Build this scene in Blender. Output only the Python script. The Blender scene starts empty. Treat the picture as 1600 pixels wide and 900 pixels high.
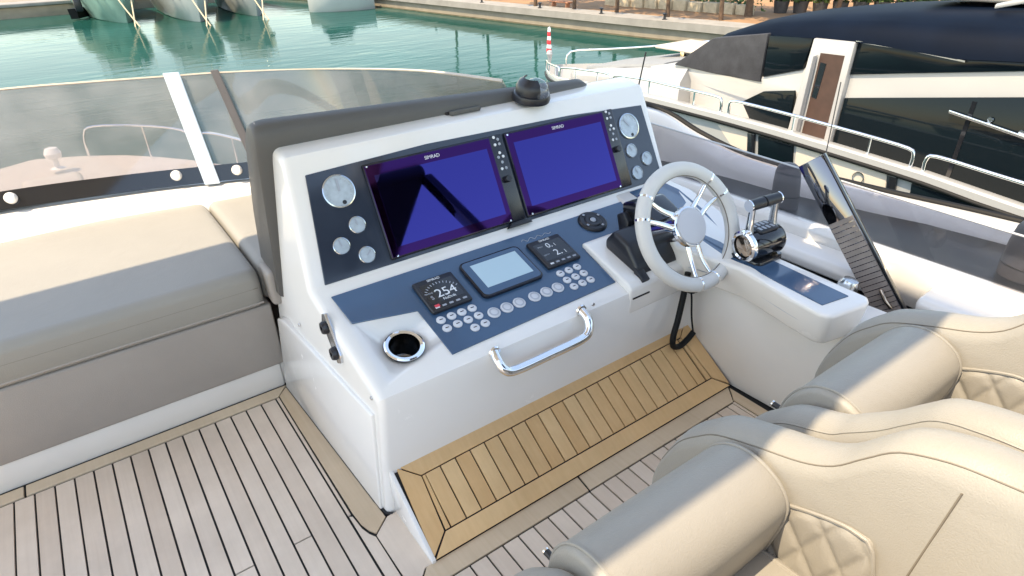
import bpy, bmesh, math, random
from mathutils import Vector, Matrix
random.seed(7)
R = math.radians
scene = bpy.context.scene
C = scene.collection

# ------------------------------------------------------------------ camera, sky, sun, exposure
cam_d = bpy.data.cameras.new('camera')
cam = bpy.data.objects.new('camera', cam_d); C.objects.link(cam)
cam.matrix_world = Matrix((( 0.81348021,  0.30692658, -0.49401014, 0.0),
                           (-0.58102711,  0.39143638, -0.71357204, 0.0),
                           (-0.02564069,  0.86751002,  0.49675841, 1.33),
                           (0, 0, 0, 1)))
cam_d.sensor_width = 36; cam_d.lens = 22.272; cam_d.clip_start = 0.02; cam_d.clip_end = 2000
scene.camera = cam
SUN_EL, SUN_AZ = 62.0, -88.0          # azimuth from +Y (bow) towards +X (starboard)
world = bpy.data.worlds.new('World'); scene.world = world; world.use_nodes = True
wn = world.node_tree
sky = wn.nodes.new('ShaderNodeTexSky'); sky.sky_type = 'NISHITA'; sky.sun_disc = False
sky.sun_elevation = R(SUN_EL); sky.sun_rotation = R(SUN_AZ); sky.air_density = 1.0; sky.dust_density = .6; sky.ozone_density = 1.6
bg = wn.nodes['Background']; bg.inputs[1].default_value = 0.15
wn.links.new(sky.outputs[0], bg.inputs[0])
sun_d = bpy.data.lights.new('sun', 'SUN'); sun_d.energy = 2.0; sun_d.angle = R(0.6); sun_d.color = (1, .93, .82)
sun = bpy.data.objects.new('sun', sun_d); C.objects.link(sun); sun.location = (-20, 0, 40)
sdir = Vector((math.sin(R(SUN_AZ)) * math.cos(R(SUN_EL)), math.cos(R(SUN_AZ)) * math.cos(R(SUN_EL)), math.sin(R(SUN_EL))))
sun.rotation_euler = (-sdir).to_track_quat('-Z', 'Y').to_euler()
vs = scene.view_settings
vs.view_transform = 'Standard'; vs.look = 'None'; vs.exposure = 1.9; vs.gamma = 1.0; vs.use_curve_mapping = False
vs.use_white_balance = True; vs.white_balance_temperature = 8700; vs.white_balance_tint = 10

# ------------------------------------------------------------------ materials
MAT = {}
def mat(name, col, rough=.5, metal=0, coat=0, spec=.5, var=.0, vscale=8, bump=0, bscale=80, sheen=0, **kw):
    m = bpy.data.materials.new(name); m.use_nodes = True
    nt = m.node_tree; b = nt.nodes['Principled BSDF']
    b.inputs['Roughness'].default_value = rough; b.inputs['Metallic'].default_value = metal
    b.inputs['Coat Weight'].default_value = coat; b.inputs['Coat Roughness'].default_value = .06
    b.inputs['Specular IOR Level'].default_value = spec
    b.inputs['Base Color'].default_value = (*col, 1)
    if sheen: b.inputs['Sheen Weight'].default_value = sheen
    if var or bump:
        tc = nt.nodes.new('ShaderNodeTexCoord')
    if var:
        n = nt.nodes.new('ShaderNodeTexNoise'); n.inputs['Scale'].default_value = vscale; n.inputs['Detail'].default_value = 6
        nt.links.new(tc.outputs['Object'], n.inputs['Vector'])
        r = nt.nodes.new('ShaderNodeValToRGB')
        r.color_ramp.elements[0].position = .3; r.color_ramp.elements[1].position = .7
        r.color_ramp.elements[0].color = (*[c * (1 - var) for c in col], 1); r.color_ramp.elements[1].color = (*[min(1, c * (1 + var)) for c in col], 1)
        nt.links.new(n.outputs['Fac'], r.inputs['Fac']); nt.links.new(r.outputs['Color'], b.inputs['Base Color'])
    if bump:
        n2 = nt.nodes.new('ShaderNodeTexNoise'); n2.inputs['Scale'].default_value = bscale; n2.inputs['Detail'].default_value = 4
        nt.links.new(tc.outputs['Object'], n2.inputs['Vector'])
        bp = nt.nodes.new('ShaderNodeBump'); bp.inputs['Strength'].default_value = bump; bp.inputs['Distance'].default_value = .01
        nt.links.new(n2.outputs['Fac'], bp.inputs['Height']); nt.links.new(bp.outputs['Normal'], b.inputs['Normal'])
    MAT[name] = m
    return m

mat('gelcoat', (.80, .77, .73), .2, coat=.5, var=.025, vscale=3)
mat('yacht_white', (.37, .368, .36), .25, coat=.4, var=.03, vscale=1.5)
mat('gelcoat_matt', (.74, .695, .64), .45, var=.03, vscale=5, bump=.05, bscale=300)
mat('cream_gelcoat', (.55, .48, .40), .4, var=.04, vscale=4)
mat('caulk', (.012, .012, .014), .7)
mat('chrome', (.86, .87, .88), .07, metal=1)
mat('satin_steel', (.62, .64, .66), .22, metal=1)
mat('mirror_steel', (.15, .15, .17), .04, metal=1)
mat('rib_grey', (.24, .20, .18), .5, var=.15, vscale=30)
mat('glass_edge', (.45, .46, .47), .3)
mat('cup_steel', (.16, .165, .17), .22, metal=1)
mat('bronze_steel', (.55, .42, .32), .12, metal=1)
mat('black_plastic', (.014, .015, .02), .35, bump=.05, bscale=400)
mat('black_gloss', (.008, .009, .012), .08, coat=.5)
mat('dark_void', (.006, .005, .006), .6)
mat('rubber', (.007, .007, .007), .6, spec=.25)
mat('dash_blue', (.038, .092, .17), .16, coat=.25, var=.03, vscale=4)
mat('dash_panel_dark', (.026, .036, .055), .10, coat=.4)
mat('screen_glass', (.042, .040, .215), .03, metal=1)
mat('screen_bezel', (.045, .014, .085), .05, metal=1)
mat('display_frame', (.010, .011, .018), .2)
mat('tablet_screen', (.42, .58, .64), .2, coat=.6)  # light blue stands in for sky mirrored on the tablet
mat('instrument_screen', (.012, .014, .018), .12, coat=.3)
mat('white_print', (.72, .74, .76), .5)
mat('grey_print', (.34, .37, .42), .5)
mat('red_print', (.75, .06, .08), .5)
mat('gauge_face', (.40, .47, .52), .3, coat=.5, var=.12, vscale=60)
mat('gauge_ring', (.55, .6, .64), .15, metal=1)
mat('button_white', (.62, .63, .66), .4)
mat('button_ring', (.42, .44, .48), .35)
mat('vinyl_cream', (.285, .268, .238), .46, var=.03, vscale=6, bump=.16, bscale=420, sheen=.08)
mat('vinyl_bed', (.275, .262, .235), .5, var=.03, vscale=5, bump=.12, bscale=380, sheen=.05)
mat('vinyl_taupe', (.315, .28, .25), .5, var=.04, vscale=6, bump=.14, bscale=380)
mat('vinyl_dark', (.088, .084, .078), .5, var=.04, vscale=6, bump=.14, bscale=380)
mat('vinyl_pad', (.085, .08, .085), .55, var=.06, vscale=10, bump=.1, bscale=200)
mat('thread', (.17, .145, .115), .6)
mat('wheel_leather', (.60, .585, .56), .42, bump=.08, bscale=500)
mat('wheel_hub', (.50, .50, .53), .35)
mat('navy_paint', (.0022, .0055, .013), .55, spec=.06, var=.2, vscale=1.5)
mat('black_mesh', (.030, .031, .036), .75, var=.25, vscale=5, bump=.3, bscale=25)
mat('dark_glass', (.004, .008, .011), .05, spec=.16)
mat('brown_interior', (.065, .034, .024), .5, var=.15)
mat('grey_pad', (.22, .225, .225), .6, var=.05)
mat('sand', (.30, .165, .08), .9, var=.18, vscale=.9, bump=.4, bscale=4)
mat('concrete', (.26, .215, .16), .8, var=.16, vscale=1.2, bump=.3, bscale=9)
mat('concrete_pale', (.27, .25, .225), .75, var=.12, vscale=1.5, bump=.2, bscale=9)
mat('quay_dark', (.10, .085, .05), .85, var=.3, vscale=2)
mat('bark', (.11, .065, .04), .9, var=.3, vscale=6, bump=.6, bscale=20)
mat('leaf', (.05, .085, .022), .6, var=.4, vscale=1.2)
mat('hedge_leaf', (.06, .11, .025), .6, var=.45, vscale=2)
mat('pot', (.05, .045, .045), .7, var=.2)
mat('stone_wall', (.5, .4, .28), .85, var=.2, vscale=3, bump=.3)
mat('rope', (.55, .46, .32), .9)
mat('boat_hull', (.50, .52, .50), .3, coat=.3, var=.03, vscale=1)
mat('boat_hull_green', (.22, .36, .30), .35, var=.15, vscale=1)
mat('boat_boot', (.03, .06, .06), .5)
mat('flag_red', (.6, .03, .04), .7)
mat('flag_white', (.8, .8, .8), .7)
mat('hardtop_white', (.82, .82, .81), .5)
mat('reflection_panel_grey', (.035, .033, .035), .7)
mat('side_ledge', (.007, .010, .014), .38, spec=.2, var=.3, vscale=3)
mat('strut_pale', (.56, .64, .70), .3, metal=.25)  # pale blue stands in for sky reflected in the polished strut
mat('roof_tile', (.42, .18, .10), .8, var=.2)
mat('plaster', (.66, .56, .42), .85, var=.06)

def teak(name, dark, light, rough=.6):
    m = bpy.data.materials.new(name); m.use_nodes = True; nt = m.node_tree; b = nt.nodes['Principled BSDF']
    b.inputs['Roughness'].default_value = rough; b.inputs['Specular IOR Level'].default_value = .3
    tc = nt.nodes.new('ShaderNodeTexCoord'); oi = nt.nodes.new('ShaderNodeObjectInfo')
    ad = nt.nodes.new('ShaderNodeVectorMath'); ad.operation = 'ADD'
    sc = nt.nodes.new('ShaderNodeVectorMath'); sc.operation = 'SCALE'; sc.inputs[0].default_value = (37, 61, 17)
    nt.links.new(oi.outputs['Random'], sc.inputs['Scale'])
    nt.links.new(tc.outputs['Object'], ad.inputs[0]); nt.links.new(sc.outputs[0], ad.inputs[1])
    mp = nt.nodes.new('ShaderNodeMapping'); mp.inputs['Scale'].default_value = (90, 3.0, 20)
    nt.links.new(ad.outputs[0], mp.inputs['Vector'])
    n = nt.nodes.new('ShaderNodeTexNoise'); n.inputs['Scale'].default_value = 1.0; n.inputs['Detail'].default_value = 7; n.inputs['Roughness'].default_value = .6
    nt.links.new(mp.outputs[0], n.inputs['Vector'])
    n2 = nt.nodes.new('ShaderNodeTexNoise'); n2.inputs['Scale'].default_value = 5; n2.inputs['Detail'].default_value = 5
    nt.links.new(ad.outputs[0], n2.inputs['Vector'])
    mm = nt.nodes.new('ShaderNodeMath'); mm.operation = 'MULTIPLY_ADD'; mm.inputs[1].default_value = .45
    nt.links.new(n.outputs['Fac'], mm.inputs[0])
    m2 = nt.nodes.new('ShaderNodeMath'); m2.operation = 'MULTIPLY_ADD'; m2.inputs[1].default_value = .5
    nt.links.new(n2.outputs['Fac'], m2.inputs[0])
    m3 = nt.nodes.new('ShaderNodeMath'); m3.operation = 'MULTIPLY'; m3.inputs[1].default_value = .35
    nt.links.new(oi.outputs['Random'], m3.inputs[0]); nt.links.new(m3.outputs[0], m2.inputs[2]); nt.links.new(m2.outputs[0], mm.inputs[2])
    r = nt.nodes.new('ShaderNodeValToRGB'); r.color_ramp.elements[0].position = .3; r.color_ramp.elements[1].position = .9
    r.color_ramp.elements[0].color = (*dark, 1); r.color_ramp.elements[1].color = (*light, 1)
    nt.links.new(mm.outputs[0], r.inputs['Fac']); nt.links.new(r.outputs['Color'], b.inputs['Base Color'])
    bp = nt.nodes.new('ShaderNodeBump'); bp.inputs['Strength'].default_value = .25; bp.inputs['Distance'].default_value = .002
    nt.links.new(n.outputs['Fac'], bp.inputs['Height']); nt.links.new(bp.outputs['Normal'], b.inputs['Normal'])
    MAT[name] = m
teak('teak', (.62, .49, .385), (.77, .645, .53))
teak('teak_gold', (.65, .365, .155), (.80, .525, .27))
teak('teak_edge', (.56, .415, .275), (.70, .56, .41))

def smudge(name, lo_, hi_, sc):
    nt = MAT[name].node_tree; b = nt.nodes['Principled BSDF']
    tc = nt.nodes.new('ShaderNodeTexCoord'); n = nt.nodes.new('ShaderNodeTexNoise'); n.inputs['Scale'].default_value = sc; n.inputs['Detail'].default_value = 9; n.inputs['Roughness'].default_value = .7
    mr = nt.nodes.new('ShaderNodeMapRange'); mr.inputs['From Min'].default_value = .4; mr.inputs['From Max'].default_value = .75; mr.inputs['To Min'].default_value = lo_; mr.inputs['To Max'].default_value = hi_
    nt.links.new(tc.outputs['Object'], n.inputs['Vector']); nt.links.new(n.outputs['Fac'], mr.inputs['Value']); nt.links.new(mr.outputs[0], b.inputs['Roughness'])
smudge('screen_glass', .015, .05, 14); smudge('dash_blue', .1, .3, 11); smudge('dash_panel_dark', .06, .25, 9); smudge('gelcoat', .14, .34, 5); smudge('chrome', .05, .14, 20)
def wrinkle(name, sc, strength):
    nt = MAT[name].node_tree; b = nt.nodes['Principled BSDF']
    tc = nt.nodes.new('ShaderNodeTexCoord'); n = nt.nodes.new('ShaderNodeTexNoise'); n.inputs['Scale'].default_value = sc; n.inputs['Detail'].default_value = 3; n.inputs['Distortion'].default_value = 1.2
    bp = nt.nodes.new('ShaderNodeBump'); bp.inputs['Strength'].default_value = strength; bp.inputs['Distance'].default_value = .03
    nt.links.new(tc.outputs['Object'], n.inputs['Vector']); nt.links.new(n.outputs['Fac'], bp.inputs['Height'])
    old = b.inputs['Normal'].links[0].from_node
    nt.links.new(bp.outputs['Normal'], old.inputs['Normal'])
for v_ in ('vinyl_cream', 'vinyl_bed', 'vinyl_taupe', 'vinyl_dark'): wrinkle(v_, 7, .07)
def wear(name, amount):
    nt = MAT[name].node_tree; b = nt.nodes['Principled BSDF']; src = b.inputs['Base Color'].links[0].from_socket
    g = nt.nodes.new('ShaderNodeNewGeometry'); n = nt.nodes.new('ShaderNodeTexNoise'); n.inputs['Scale'].default_value = 3.2; n.inputs['Detail'].default_value = 8; n.inputs['Roughness'].default_value = .65
    nt.links.new(g.outputs['Position'], n.inputs['Vector'])
    mr = nt.nodes.new('ShaderNodeMapRange'); mr.inputs['From Min'].default_value = .35; mr.inputs['From Max'].default_value = .68; mr.inputs['To Min'].default_value = 1 - amount; mr.inputs['To Max'].default_value = 1.0
    nt.links.new(n.outputs['Fac'], mr.inputs['Value'])
    mx = nt.nodes.new('ShaderNodeMix'); mx.data_type = 'RGBA'; mx.blend_type = 'MULTIPLY'; mx.inputs[0].default_value = 1
    nt.links.new(src, mx.inputs[6]); nt.links.new(mr.outputs[0], mx.inputs[7]); nt.links.new(mx.outputs[2], b.inputs['Base Color'])
for v_, a_ in (('teak', .16), ('teak_gold', .18), ('teak_edge', .14)): wear(v_, a_)
def glassmat(name, tint, refl=1.0, rough=.02, haze=0.0):
    m = bpy.data.materials.new(name); m.use_nodes = True; nt = m.node_tree
    for n in list(nt.nodes):
        if n.type != 'OUTPUT_MATERIAL': nt.nodes.remove(n)
    out = [n for n in nt.nodes if n.type == 'OUTPUT_MATERIAL'][0]
    t = nt.nodes.new('ShaderNodeBsdfTransparent'); t.inputs[0].default_value = (*tint, 1)
    g = nt.nodes.new('ShaderNodeBsdfGlossy'); g.inputs['Roughness'].default_value = rough; g.inputs[0].default_value = (refl, refl, refl, 1)
    fr = nt.nodes.new('ShaderNodeFresnel'); ge = nt.nodes.new('ShaderNodeNewGeometry'); mi = nt.nodes.new('ShaderNodeMapRange')
    mi.inputs['To Min'].default_value = 1.5; mi.inputs['To Max'].default_value = 1 / 1.5     # same reflection on both faces of the thin pane
    nt.links.new(ge.outputs['Backfacing'], mi.inputs['Value']); nt.links.new(mi.outputs[0], fr.inputs[0])
    mx = nt.nodes.new('ShaderNodeMixShader')
    nt.links.new(fr.outputs[0], mx.inputs[0])
    if haze:
        d = nt.nodes.new('ShaderNodeBsdfDiffuse'); d.inputs[0].default_value = (.5, .52, .54, 1)
        mh = nt.nodes.new('ShaderNodeMixShader')
        nz = nt.nodes.new('ShaderNodeTexNoise'); nz.inputs['Scale'].default_value = 6; nz.inputs['Detail'].default_value = 8
        tc = nt.nodes.new('ShaderNodeTexCoord'); nt.links.new(tc.outputs['Object'], nz.inputs['Vector'])
        mr = nt.nodes.new('ShaderNodeMapRange'); mr.inputs['From Min'].default_value = .35; mr.inputs['From Max'].default_value = .75
        mr.inputs['To Min'].default_value = haze * .6; mr.inputs['To Max'].default_value = haze * 1.5
        nt.links.new(nz.outputs['Fac'], mr.inputs['Value']); nt.links.new(mr.outputs[0], mh.inputs[0])
        nt.links.new(t.outputs[0], mh.inputs[1]); nt.links.new(d.outputs[0], mh.inputs[2]); nt.links.new(mh.outputs[0], mx.inputs[1])
    else:
        nt.links.new(t.outputs[0], mx.inputs[1])
    nt.links.new(g.outputs[0], mx.inputs[2]); nt.links.new(mx.outputs[0], out.inputs[0])
    MAT[name] = m
glassmat('screen_tint', (.70, .67, .68), .9, .02, haze=.22)
glassmat('side_tint', (.80, .79, .81), .9, .02, haze=.03)
glassmat('clear_dome', (.8, .82, .85), 1.0, .02, haze=.12)

def watermat():
    m = bpy.data.materials.new('sea_water'); m.use_nodes = True; nt = m.node_tree; b = nt.nodes['Principled BSDF']
    b.inputs['Base Color'].default_value = (.012, .135, .115, 1); b.inputs['Roughness'].default_value = .05; b.inputs['IOR'].default_value = 1.07
    tc = nt.nodes.new('ShaderNodeTexCoord')
    mp = nt.nodes.new('ShaderNodeMapping'); mp.inputs['Scale'].default_value = (1.0, 1.0, 1.0); mp.inputs['Rotation'].default_value = (0, 0, R(35))
    nt.links.new(tc.outputs['Object'], mp.inputs['Vector'])
    mp2 = nt.nodes.new('ShaderNodeMapping'); mp2.inputs['Scale'].default_value = (.55, 1.6, 1)
    mp2.inputs['Rotation'].default_value = (0, 0, R(38))
    nt.links.new(tc.outputs['Object'], mp2.inputs['Vector'])
    n1 = nt.nodes.new('ShaderNodeTexNoise'); n1.inputs['Scale'].default_value = .9; n1.inputs['Detail'].default_value = 3
    n2 = nt.nodes.new('ShaderNodeTexNoise'); n2.inputs['Scale'].default_value = .12; n2.inputs['Detail'].default_value = 2
    nt.links.new(mp2.outputs[0], n1.inputs['Vector']); nt.links.new(mp.outputs[0], n2.inputs['Vector'])
    rr = nt.nodes.new('ShaderNodeMapRange'); rr.inputs['From Min'].default_value = .35; rr.inputs['From Max'].default_value = .65
    rr.inputs['To Min'].default_value = .25; rr.inputs['To Max'].default_value = 1.0
    nt.links.new(n2.outputs['Fac'], rr.inputs['Value'])
    mu = nt.nodes.new('ShaderNodeMath'); mu.operation = 'MULTIPLY'
    nt.links.new(n1.outputs['Fac'], mu.inputs[0]); nt.links.new(rr.outputs[0], mu.inputs[1])
    bp = nt.nodes.new('ShaderNodeBump'); bp.inputs['Strength'].default_value = .14; bp.inputs['Distance'].default_value = .2
    nt.links.new(mu.outputs[0], bp.inputs['Height']); nt.links.new(bp.outputs['Normal'], b.inputs['Normal'])
    cr = nt.nodes.new('ShaderNodeValToRGB'); cr.color_ramp.elements[0].position = .35; cr.color_ramp.elements[1].position = .7
    cr.color_ramp.elements[0].color = (.005, .050, .041, 1); cr.color_ramp.elements[1].color = (.013, .076, .066, 1)
    nt.links.new(n2.outputs['Fac'], cr.inputs['Fac']); nt.links.new(cr.outputs['Color'], b.inputs['Base Color'])
    MAT['sea_water'] = m
watermat()

# ------------------------------------------------------------------ helpers
ROOT = {}
def meta(o, label=None, cat=None, group=None, kind=None):
    if label: o['label'] = label
    if cat: o['category'] = cat
    if group: o['group'] = group
    if kind: o['kind'] = kind
    return o
def thing(name, label, cat, loc=(0, 0, 0), group=None, kind=None):
    o = bpy.data.objects.new(name, None); C.objects.link(o); o.location = loc; o.empty_display_size = .1
    ROOT[o] = Vector(loc)
    return meta(o, label, cat, group, kind)
def setp(o, p):
    if p is not None:
        o.parent = p
        if p in ROOT: o.matrix_parent_inverse = Matrix.Translation(-ROOT[p])
def link(name, me, m, parent=None, smooth=False):
    o = bpy.data.objects.new(name, me); C.objects.link(o)
    if m is not None and not me.materials: me.materials.append(MAT[m])
    if smooth:
        for p in me.polygons: p.use_smooth = True
    setp(o, parent)
    return o
def from_bm(name, bm, m, parent=None, smooth=False, auto=None):
    bmesh.ops.recalc_face_normals(bm, faces=bm.faces)
    if auto is not None:
        for f in bm.faces: f.smooth = True
        for e in bm.edges:
            if len(e.link_faces) == 2 and e.calc_face_angle(0) > R(auto): e.smooth = False
    me = bpy.data.meshes.new(name); bm.to_mesh(me); bm.free()
    return link(name, me, m, parent, smooth)
def bevel_all(bm, r, seg=2, ang=20):
    es = [e for e in bm.edges if len(e.link_faces) == 2 and e.calc_face_angle(0) > R(ang)]
    if es and r > 0:
        bmesh.ops.bevel(bm, geom=es, offset=r, segments=seg, affect='EDGES', profile=.5, clamp_overlap=True)
def rbox(name, lo, hi, m, parent=None, r=.01, seg=2, M=None, loc=None):
    bm = bmesh.new()
    vs_ = [bm.verts.new((x, y, z)) for x in (lo[0], hi[0]) for y in (lo[1], hi[1]) for z in (lo[2], hi[2])]
    for f in ((0, 1, 3, 2), (4, 6, 7, 5), (0, 4, 5, 1), (2, 3, 7, 6), (0, 2, 6, 4), (1, 5, 7, 3)): bm.faces.new([vs_[i] for i in f])
    bmesh.ops.recalc_face_normals(bm, faces=bm.faces)
    bevel_all(bm, r, seg)
    if M is not None: bm.transform(M)
    o = from_bm(name, bm, m, parent, auto=35)
    if loc is not None: o.location = loc
    return o
def prism(name, pts, fn, w0, w1, m, parent=None, r=0, seg=2, auto=35):
    """pts: 2-D outline; fn(u, v, w) -> xyz; extruded from w0 to w1"""
    bm = bmesh.new()
    a = [bm.verts.new(fn(u, v, w0)) for u, v in pts]; b = [bm.verts.new(fn(u, v, w1)) for u, v in pts]
    n = len(pts)
    bm.faces.new(a[::-1]); bm.faces.new(b)
    for i in range(n): bm.faces.new((a[i], a[(i + 1) % n], b[(i + 1) % n], b[i]))
    bmesh.ops.recalc_face_normals(bm, faces=bm.faces)
    bevel_all(bm, r, seg)
    return from_bm(name, bm, m, parent, auto=auto)
def catmull(P, n=8, closed=False):
    P = [Vector(p) for p in P]; out = []
    N = len(P); rng = range(N if closed else N - 1)
    for i in rng:
        if closed: p0, p1, p2, p3 = P[i - 1], P[i], P[(i + 1) % N], P[(i + 2) % N]
        else: p0, p1, p2, p3 = P[max(i - 1, 0)], P[i], P[i + 1], P[min(i + 2, N - 1)]
        for k in range(n):
            t = k / n
            out.append(.5 * ((2 * p1) + (p2 - p0) * t + (2 * p0 - 5 * p1 + 4 * p2 - p3) * t * t + (3 * p1 - p0 - 3 * p2 + p3) * t ** 3))
    if not closed: out.append(P[-1].copy())
    return out
def sweep(bm, path, rad, seg=10, closed=False, flat=None, up=None):
    """tube round a path; rad is a number or a list; flat=(a,b) gives an elliptic section"""
    P = [Vector(p) for p in path]; N = len(P); rings = []
    ref = Vector(up) if up else None
    prev = None
    for i, p in enumerate(P):
        if closed: d = P[(i + 1) % N] - P[i - 1]
        else: d = P[min(i + 1, N - 1)] - P[max(i - 1, 0)]
        d.normalize()
        if ref: s = d.cross(ref)
        elif prev is None: s = d.cross(Vector((0, 0, 1)) if abs(d.z) < .9 else Vector((1, 0, 0)))
        else: s = prev - d * prev.dot(d)
        s.normalize(); prev = s
        t = s.cross(d)
        r = rad[i] if isinstance(rad, (list, tuple)) else rad
        fa, fb = flat if flat else (1, 1)
        rings.append([bm.verts.new(p + s * (math.cos(2 * math.pi * k / seg) * r * fa) + t * (math.sin(2 * math.pi * k / seg) * r * fb)) for k in range(seg)])
    for i in range(N if closed else N - 1):
        A, B = rings[i], rings[(i + 1) % N]
        for k in range(seg): bm.faces.new((A[k], A[(k + 1) % seg], B[(k + 1) % seg], B[k]))
    if not closed:
        bm.faces.new(rings[0][::-1]); bm.faces.new(rings[-1])
def tube(name, path, rad, m, parent=None, seg=10, closed=False, smooth_n=0, flat=None, up=None):
    if smooth_n:
        if isinstance(rad, (list, tuple)):
            rad = [rad[i] + (rad[i + 1] - rad[i]) * k / smooth_n for i in range(len(rad) - 1) for k in range(smooth_n)] + [rad[-1]]
        path = catmull(path, smooth_n, closed)
    bm = bmesh.new(); sweep(bm, path, rad, seg, closed, flat, up)
    return from_bm(name, bm, m, parent, auto=50)
def lathe(name, prof, m, parent=None, M=Matrix.Identity(4), seg=32, auto=35):
    """prof: (radius, height) pairs, turned about local Z"""
    bm = bmesh.new(); rings = []
    for r, z in prof:
        if r < 1e-6: rings.append([bm.verts.new((0, 0, z))])
        else: rings.append([bm.verts.new((r * math.cos(2 * math.pi * k / seg), r * math.sin(2 * math.pi * k / seg), z)) for k in range(seg)])
    for A, B in zip(rings, rings[1:]):
        for k in range(seg):
            k2 = (k + 1) % seg
            if len(A) == 1 and len(B) == 1: continue
            if len(A) == 1: bm.faces.new((A[0], B[k], B[k2]))
            elif len(B) == 1: bm.faces.new((A[k], A[k2], B[0]))
            else: bm.faces.new((A[k], A[k2], B[k2], B[k]))
    bm.transform(M)
    return from_bm(name, bm, m, parent, auto=auto)
def loft(name, rings, m, parent=None, closed_ring=True, cap=True, closed_path=False, auto=40):
    bm = bmesh.new(); V = [[bm.verts.new(p) for p in r] for r in rings]; n = len(rings[0])
    for i in range(len(V) if closed_path else len(V) - 1):
        A, B = V[i], V[(i + 1) % len(V)]
        for k in range(n if closed_ring else n - 1): bm.faces.new((A[k], A[(k + 1) % n], B[(k + 1) % n], B[k]))
    if cap and closed_ring and not closed_path: bm.faces.new(V[0][::-1]); bm.faces.new(V[-1])
    return from_bm(name, bm, m, parent, auto=auto)
def frame(origin, z, x=None):
    z = Vector(z).normalized(); x = Vector(x) if x else (Vector((1, 0, 0)) if abs(z.x) < .9 else Vector((0, 1, 0)))
    x = (x - z * x.dot(z)).normalized(); y = z.cross(x)
    M = Matrix((x, y, z)).transposed().to_4x4(); M.translation = Vector(origin)
    return M
def lettering(name, body, M, size, m, parent, depth=.0004, align='CENTER', shear=0):
    cu = bpy.data.curves.new(name, 'FONT'); cu.body = body; cu.size = size; cu.align_x = align; cu.align_y = 'CENTER'; cu.extrude = depth; cu.shear = shear
    t = bpy.data.objects.new('tmp_text', cu); C.objects.link(t)
    dg = bpy.context.evaluated_depsgraph_get(); dg.update()
    me = bpy.data.meshes.new_from_object(t.evaluated_get(dg)); C.objects.unlink(t); bpy.data.objects.remove(t)
    me.materials.clear(); me.transform(M)
    return link(name, me, m, parent)

# planes of the helm: (x, v up the slope, w out of the surface)
def slope(o, ang):
    c, s = math.cos(R(ang)), math.sin(R(ang))
    def f(x, v, w=0.0): return Vector((x, o[0] + c * v - s * w, o[1] + s * v + c * w))
    f.n = Vector((0, -s, c)); f.u = Vector((0, c, s))
    f.M = lambda x, v, w=0.0: frame(f(x, v, w), f.n, (1, 0, 0))
    return f
LO = slope((1.14, .38), 17); UP = slope((1.516, .495), 63); RAMP = slope((.941, .0045), 33.94)

# ================================================================== THE SETTING
# water
bm = bmesh.new()
for p in ((-900, -500, -4), (900, -500, -4), (900, 900, -4), (-900, 900, -4)): bm.verts.new(p)
bm.faces.new(bm.verts[:]); meta(from_bm('water', bm, 'sea_water'), kind='structure')

# quay to the right: along x ~ 23..27, and the far quay on the left
QP = [(17.5, 72), (21.6, 57), (23.0, 49.7), (24.7, 34.9), (25.9, 25.0), (26.5, 21.6), (28.2, 8), (30, -30)]
def quay_strip(name, off0, off1, z0, z1, m, kind='structure', label=None):
    bm = bmesh.new()
    rows = [(bm.verts.new((x + off0, y, z0)), bm.verts.new((x + off1, y, z0)), bm.verts.new((x + off1, y, z1)), bm.verts.new((x + off0, y, z1))) for x, y in QP]
    for A, B in zip(rows, rows[1:]):
        for k in range(4): bm.faces.new((A[k], A[(k + 1) % 4], B[(k + 1) % 4], B[k]))
    bm.faces.new(rows[0][::-1]); bm.faces.new(rows[-1])
    o = from_bm(name, bm, m); meta(o, kind=kind); return o
quay_strip('quay_wall', .18, 1.2, -5, -3.42, 'concrete')
quay_strip('quay_foot', .10, 1.1, -5, -3.93, 'quay_dark')
quay_strip('quay_kerb', 0, 1.6, -3.42, -3.06, 'concrete_pale')
bm = bmesh.new()
rows = [(bm.verts.new((x + 1.6, y, -3.1)), bm.verts.new((x + 260, y + 100, -3.1))) for x, y in QP]
for A, B in zip(rows, rows[1:]): bm.faces.new((A[0], A[1], B[1], B[0]))
meta(from_bm('sandy_ground', bm, 'sand'), kind='structure')
o = rbox('far_quay', (-60, 66, -5), (17.5, 300, -3.2), 'concrete', r=.05); meta(o, kind='structure')
o = rbox('far_quay_kerb', (-60, 65.8, -3.2), (17.5, 68, -2.95), 'concrete_pale', r=.05); meta(o, kind='structure')
# mooring bollards on the quay kerb
bol = None
for i, (x, y) in enumerate(((24.35, 44.0), (24.9, 38.5), (25.5, 33.0), (26.1, 28.2), (26.6, 24.0))):
    M = Matrix.Translation((x, y, -3.06))
    lathe('mooring_bollard', [(0, 0), (.13, 0), (.13, .03), (.07, .05), (.06, .2), (.11, .24), (.11, .29), (0, .32)], 'black_plastic', None, M, 12)
    o = bpy.context.scene.collection.objects[-1]
    meta(o, ('black mooring bollard on the quay kerb, number %s from the far end' % ('first', 'second', 'third', 'fourth', 'fifth')[i]).replace('number ', ''), 'bollard', 'bollards along the quay kerb')

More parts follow.
